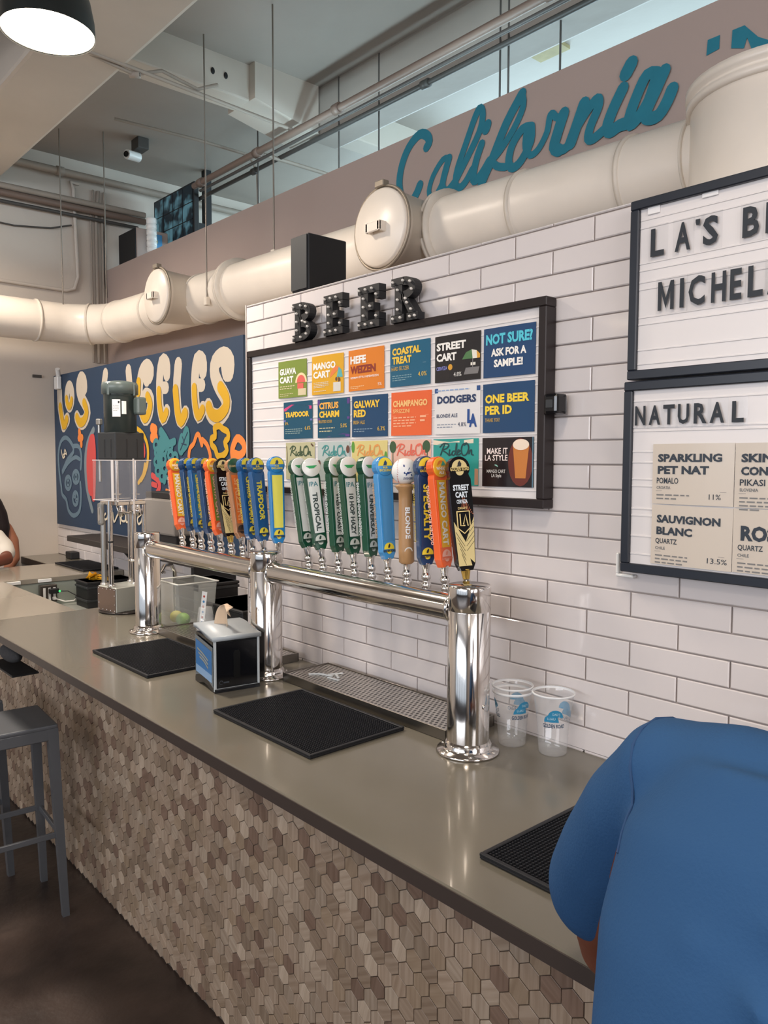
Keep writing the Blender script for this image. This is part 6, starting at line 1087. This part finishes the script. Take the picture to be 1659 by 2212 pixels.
# ================================================================ PEOPLE
def limb(mb, pts, n=20, flat=None):
    # chain of (x,y,z,r) blended with spheres at joints
    P = [Vector(p[:3]) for p in pts]; R = [p[3] for p in pts]
    mb.tube(P, R, n)
    for p, r in zip(P, R): mb.ball(p, r, n=8)
def ell_loft(mb, secs, n=36):
    # secs: (cx,cy,cz,rx,ry,tilt about x, yaw)
    vs = []; fs = []
    for cx, cy, cz, rx, ry, tl, yw in secs:
        for k in range(n):
            a = 2*math.pi*k/n; s = abs(math.cos(a))**.85*math.copysign(1, math.cos(a)); q = abs(math.sin(a))**.85*math.copysign(1, math.sin(a))
            v = Vector((rx*s, ry*q*math.cos(tl), ry*q*math.sin(tl))); v.rotate(Matrix.Rotation(yw, 3, 'Z')); vs.append(v+Vector((cx, cy, cz)))
    for i in range(len(secs)-1):
        for k in range(n): fs.append((i*n+k, i*n+(k+1) % n, (i+1)*n+(k+1) % n, (i+1)*n+k))
    mb.add(vs, fs, True); mb.add(vs[:n], [tuple(range(n))[::-1]]); mb.add(vs[-n:], [tuple(range(n))])
def head(mb, c, yaw, s=1.0):
    M = Matrix.Rotation(yaw, 4, 'Z'); c = Vector(c)
    f = lambda x, y, z: c+(M @ Vector((x*s, y*s, z*s)))
    mb.ball(c, .098*s, (.80, 1.0, 1.05), 14, M); mb.ball(f(0, .035, -.055), .062*s, (.85, .95, 1.1), 12, M)
    mb.ball(f(0, .098, -.02), .014*s, (.8, 1.2, 1.8), 8, M); mb.ball(f(0, .088, -.062), .016*s, (1.5, .7, .5), 8, M)
    for q in (-1, 1): mb.ball(f(q*.078, -.005, -.015), .018*s, (.35, .8, 1.3), 8, M); mb.ball(f(q*.03, .083, .008), .013*s, (1.2, .5, .5), 8, M)
def hand(mb, w_, d, up, s=1.0, curl=.5, thumb=1):
    # w_: wrist, d: pointing direction, up: back-of-hand normal
    w_ = Vector(w_); d = Vector(d).normalized(); up = Vector(up).normalized(); sd = d.cross(up).normalized()
    for k in range(5): t = k/4; mb.ball(w_+d*(.02+.06*t)*s+sd*0, .017*s, (1, 1, 1), 6)
    for j, (o_, L) in enumerate(((-.030, .062), (-.010, .074), (.010, .070), (.029, .054))):
        mb.tube([w_+d*.015*s+sd*o_*.6*s, w_+d*.085*s+sd*o_*s], [.014*s, .0105*s], 8)
        p = w_+d*.085*s+sd*o_*s; dd = d.copy(); pts = [p.copy()]
        for q in range(3): dd = (dd-up*curl*(.45+.2*q)).normalized(); p = p+dd*L*s*(.42, .33, .25)[q]; pts.append(p.copy())
        mb.tube(pts, [.0100*s, .0092*s, .0084*s, .0066*s], 8)
        for q in pts: mb.ball(q, .0088*s, n=5)
    a = w_+d*.02*s+sd*(-thumb)*(-.022)*s; b = a+(sd*thumb*.035+d*.030-up*.008)*s; c = b+(d*.032+sd*thumb*.006-up*.012)*s
    mb.tube([a, b, c], [.015*s, .0115*s, .0085*s], 8); mb.ball(c, .0085*s, n=5); mb.ball(b, .0115*s, n=5)
# --- person in blue at the bar
p1 = empty('person', 'person in a plain blue t-shirt leaning on the bar, seen from behind at right', 'person', (-.22, -1.0, 0))
def PB_(me_o, par): me_o.parent = par; me_o.location = -Vector(par.location)
body = MB()
ell_loft(body, [(-.20, -.98, .90, .155, .11, 0, 0), (-.20, -.965, 1.05, .165, .115, 0, 0), (-.205, -.94, 1.2, .17, .10, -.1, 0), (-.205, -.90, 1.33, .17, .09, -.2, 0), (-.20, -.86, 1.40, .13, .07, -.4, 0)])
limb(body, [(-.18, -.83, 1.44, .058), (-.165, -.77, 1.53, .055), (-.16, -.74, 1.58, .055)]); head(body, (-.15, -.715, 1.645), .15)
limb(body, [(-.385, -.85, 1.40, .050), (-.455, -.795, 1.31, .047), (-.545, -.725, 1.17, .040), (-.548, -.70, 1.128, .042)]); limb(body, [(-.548, -.70, 1.125, .042), (-.46, -.60, 1.12, .038), (-.36, -.50, 1.112, .027)]); hand(body, (-.35, -.49, 1.112), (.75, .5, -.1), (0, 0, 1), .95, .35, 1)
limb(body, [(-.02, -.84, 1.405, .058), (.06, -.76, 1.29, .050), (.10, -.66, 1.15, .043)]); limb(body, [(.10, -.66, 1.125, .042), (.02, -.56, 1.12, .038), (-.08, -.48, 1.112, .027)]); hand(body, (-.09, -.475, 1.112), (-.75, .5, -.1), (0, 0, 1), .95, .35, -1)
limb(body, [(-.29, -.98, .92, .095), (-.30, -.95, .52, .062), (-.30, -1.0, .30, .056), (-.30, -1.02, .08, .040)]); limb(body, [(-.12, -.98, .92, .095), (-.11, -.95, .52, .062), (-.11, -1.0, .30, .056), (-.11, -1.02, .08, .040)])
PB_(remesh(body, 'body', SKIN, .0062, 3), p1)
sh = MB()
ell_loft(sh, [(-.200, -1.0, .86, .175, .13, 0, 0), (-.200, -.99, .98, .176, .130, 0, 0), (-.203, -.965, 1.10, .182, .134, -.05, 0), (-.210, -.93, 1.22, .196, .134, -.10, 0), (-.215, -.895, 1.32, .208, .130, -.2, 0), (-.220, -.865, 1.40, .200, .115, -.35, 0), (-.215, -.84, 1.465, .165, .085, -.5, 0)])
limb(sh, [(-.215, -.84, 1.44, .072), (-.33, -.83, 1.448, .066), (-.400, -.825, 1.436, .066), (-.452, -.802, 1.375, .066), (-.505, -.765, 1.295, .068), (-.545, -.728, 1.228, .071), (-.551, -.722, 1.214, .070)])
limb(sh, [(-.215, -.84, 1.44, .072), (-.09, -.83, 1.432, .068), (-.02, -.83, 1.415, .070), (.03, -.79, 1.35, .073), (.075, -.73, 1.26, .077), (.095, -.69, 1.20, .078)])
for (x0, y0, z0, x1, y1, z1, r) in ((-.06, -.93, 1.40, -.30, -1.0, 1.375, .020), (.0, -.98, 1.30, -.22, -1.045, 1.32, .018), (-.36, -.93, 1.30, -.33, -1.0, 1.18, .02)):
    sh.tube([(x0, y0, z0), ((x0+x1)/2, (y0+y1)/2-.01, (z0+z1)/2-.004), (x1, y1, z1)], [r*.5, r, r*.4], 8)
for pts, r in (([(-.245, -1.015, 1.372), (-.20, -1.028, 1.352), (-.14, -1.022, 1.318)], .011), ([(-.30, -.965, 1.425), (-.23, -.985, 1.41), (-.16, -.98, 1.402)], .010), ([(-.36, -.945, 1.20), (-.375, -.955, 1.13), (-.365, -.965, 1.06)], .010)):
    sh.tube(pts, [r*.4, r, r*.4], 8)
so = remesh(sh, 'tshirt', SHIRT, .008, 9); PB_(so, p1)
# armhole seam, laid on the shirt surface by ray casting
bpy.context.view_layer.update()
dg = bpy.context.evaluated_depsgraph_get(); seam = []
from mathutils.bvhtree import BVHTree
bv = BVHTree.FromPolygons([v.co.copy() for v in so.data.vertices], [tuple(p.vertices) for p in so.data.polygons])
ac = Vector((-.372, -.845, 1.385)); ad = Vector((-.80, .22, -.42)).normalized(); au = (Vector((0, 0, 1))-ad*ad.z).normalized(); ab = au.cross(ad)
if ab.y > 0: ab = -ab
for k in range(11):
    a = math.radians(-25+k*11); d = au*math.cos(a)+ab*math.sin(a); hit = bv.ray_cast(ac+d*.5, -d)[0]
    if hit: seam.append(hit+d*.0006)
o = MB().tube(seam, .0018, 6).build('armhole_seam', SHIRTS, p1); o.location = -Vector(p1.location)
tr = MB(); 
for x in (-.29, -.12): limb(tr, [(x, -.98, .92, .105), (x-.005, -.95, .52, .078), (x-.005, -1.0, .30, .070), (x-.005, -1.02, .07, .062)])
ell_loft(tr, [(-.205, -.98, .80, .165, .12, 0, 0), (-.205, -.98, 1.0, .160, .115, 0, 0)]); PB_(remesh(tr, 'trousers', DENIM, .009, 4), p1)
for x in (-.30, -.11): s_ = MB(); s_.ball((x, -.97, .035), .05, (.9, 2.3, .7), 10); s_.box((x-.042, -1.07, 0), (x+.042, -.86, .03), .01); oo = s_.build('shoe', BLACK, p1); oo.location = -Vector(p1.location)
hr = MB().ball((-.15, -.728, 1.668), .104, (.84, 1.0, .98), 14); oo = hr.build('hair', HAIR, p1); oo.location = -Vector(p1.location)
# --- people at the far left
p2 = empty('person', 'person in a white t-shirt resting an arm on the far return counter', 'person', (-5.62, -.16, 0))
b = MB(); ell_loft(b, [(-5.66, -.18, .86, .10, .15, 0, 0), (-5.66, -.17, 1.05, .105, .16, 0, 0), (-5.64, -.15, 1.20, .10, .16, 0, 0), (-5.62, -.14, 1.28, .08, .11, 0, 0)])
limb(b, [(-5.62, -.14, 1.27, .045), (-5.60, -.20, 1.38, .045)]); head(b, (-5.58, -.24, 1.46), -1.4, .95)
limb(b, [(-5.60, .0, 1.27, .05), (-5.55, .035, 1.16, .045), (-5.47, .03, 1.125, .040), (-5.40, -.06, 1.118, .036), (-5.36, -.18, 1.105, .027)]); hand(b, (-5.36, -.19, 1.10), (.2, -1, -.05), (0, 0, 1), .85, .3)
limb(b, [(-5.62, -.30, 1.25, .05), (-5.50, -.36, 1.12, .04), (-5.36, -.32, 1.11, .03)]); hand(b, (-5.35, -.31, 1.105), (.8, .5, -.05), (0, 0, 1), .85, .3, -1)
for y in (-.25, -.09): limb(b, [(-5.66, y, .86, .08), (-5.62, y, .48, .055), (-5.66, y, .07, .04)])
PB_(remesh(b, 'body', SKIN, .008, 3), p2)
b = MB(); ell_loft(b, [(-5.66, -.18, .84, .125, .175, 0, 0), (-5.66, -.17, 1.05, .13, .185, 0, 0), (-5.64, -.15, 1.20, .125, .18, 0, 0), (-5.62, -.14, 1.285, .08, .11, 0, 0)])
limb(b, [(-5.62, -.10, 1.265, .06), (-5.60, .0, 1.25, .066), (-5.575, .035, 1.19, .07), (-5.545, .04, 1.155, .066)]); limb(b, [(-5.62, -.18, 1.265, .06), (-5.61, -.30, 1.24, .062), (-5.56, -.34, 1.17, .06)])
PB_(remesh(b, 'tshirt', TSHIRT, .009, 4), p2)
b = MB()
for y in (-.25, -.09): limb(b, [(-5.66, y, .86, .095), (-5.62, y, .48, .07), (-5.66, y, .07, .055)])
PB_(remesh(b, 'trousers', DENIM, .01, 3), p2); oo = MB().ball((-5.588, -.24, 1.482), .1, (.95, .84, .95), 12).build('hair', HAIR, p2); oo.location = -Vector(p2.location)
for y in (-.25, -.09): oo = MB().ball((-5.62, y, .035), .045, (2.2, .9, .75), 8).build('shoe', BLACK, p2); oo.location = -Vector(p2.location)
p2.location.y -= .095; p2.location.x += .07
p3 = empty('person', 'person with long dark hair and a white tank top by the white wall, far left', 'person', (-5.80, .02, 0))
b = MB(); ell_loft(b, [(-5.845, -.02, .86, .075, .14, 0, 0), (-5.845, -.0, 1.05, .07, .13, 0, 0), (-5.845, .0, 1.22, .07, .14, 0, 0), (-5.845, .0, 1.31, .05, .09, 0, 0)])
limb(b, [(-5.845, -.01, 1.30, .04), (-5.82, -.02, 1.38, .04)]); head(b, (-5.82, -.05, 1.46), 2.6, .9)
limb(b, [(-5.82, .10, 1.29, .042), (-5.80, .135, 1.20, .042), (-5.78, .14, 1.08, .036), (-5.77, .08, .99, .03)]); hand(b, (-5.76, .07, .99), (.7, -.6, 0), (0, 0, 1), .8, .3)
limb(b, [(-5.82, -.13, 1.28, .042), (-5.80, -.16, 1.10, .036), (-5.78, -.14, .98, .03)]); hand(b, (-5.77, -.14, .98), (.7, .5, 0), (0, 0, 1), .8, .3, -1)
for y in (-.08, .06): limb(b, [(-5.845, y, .86, .07), (-5.845, y, .48, .05), (-5.845, y, .07, .035)])
PB_(remesh(b, 'body', SKIN2, .008, 3), p3)
b = MB(); ell_loft(b, [(-5.845, -.02, .84, .085, .155, 0, 0), (-5.845, .0, 1.05, .08, .145, 0, 0), (-5.845, .0, 1.21, .079, .145, 0, 0), (-5.845, .0, 1.27, .068, .10, 0, 0)]); PB_(remesh(b, 'tank_top', WHITE, .009, 3), p3)
b = MB()
for y in (-.08, .06): limb(b, [(-5.845, y, .88, .085), (-5.845, y, .48, .065), (-5.845, y, .07, .05)])
PB_(remesh(b, 'trousers', DENIM, .01, 3), p3)
b = MB(); b.ball((-5.81, -.03, 1.475), .10, (.95, .92, 1.0), 12); limb(b, [(-5.80, .0, 1.46, .075), (-5.79, .035, 1.38, .07), (-5.78, .06, 1.30, .055), (-5.78, .07, 1.22, .035)]); PB_(remesh(b, 'long_hair', HAIR, .009, 4), p3)
for y in (-.08, .06): oo = MB().ball((-5.80, y, .03), .04, (2.0, .9, .75), 8).build('shoe', BLACK, p3); oo.location = -Vector(p3.location)
p3.location.y -= .045

# ================================================================ SUB-PARTS: hang small pieces under the part they belong to
SUBS = {'badge_dome': 'cap_badge', 'badge_lettering': 'cap_badge', 'badge_drawing': 'cap_badge', 'name_lettering': 'handle_body', 'style_lettering': 'handle_body', 'side_lettering': 'handle_body', 'strip_rail': 'handle_body',
        'emblem_print': 'emblem', 'rating_label': 'motor_body', 'label_print': 'motor_body', 'cap_lug': 'motor_cap', 'vent_slot': 'gearbox', 'slide_slot': 'slide_cover', 'rod_head': 'lift_rod', 'guard_edge': 'splash_guard', 'slot': 'lid',
        'blue_insert': 'side_panel', 'pale_insert': 'side_panel', 'insert_writing': 'side_panel', 'maker_mark': 'front_window', 'finger_recess': 'front_window', 'lettering': 'sheet', 'artwork': 'sheet', 'small_print': 'sheet', 'script_lettering': 'sheet',
        'beer_glass': 'sheet', 'beer_foam': 'sheet', 'chevron_lines': 'gold_chevrons', 'cover_handle': 'access_cover', 'clamp_band': 'access_cover', 'socket': 'cover_plate', 'green_light': 'black_plug', 'stitching': 'baseball', 'ball_print': 'baseball',
        'picture_grid': 'screen', 'print_domes': 'cup_wall', 'print_lettering': 'cup_wall', 'print_word': 'cup_wall', 'rib': 'crate_body'}
def base(o): return o.name.split('.')[0]
def cen(o): c = [Vector(b) for b in o.bound_box]; return sum(c, Vector())/8
for root in [o for o in COL.objects if o.parent is None and o.type == 'EMPTY']:
    kids = list(root.children)
    for ch in kids:
        want = 'access_plate' if base(root) == 'drink_mixer' and base(ch) == 'screw' else ('base_flange' if base(root) == 'tap_tower' and base(ch) == 'screw' else SUBS.get(base(ch)))
        if not want: continue
        c = [k for k in kids if base(k) == want and k.location.length < 1e-6 and k is not ch]
        if c and ch.location.length < 1e-6: ch.parent = min(c, key=lambda k: (cen(k)-cen(ch)).length)
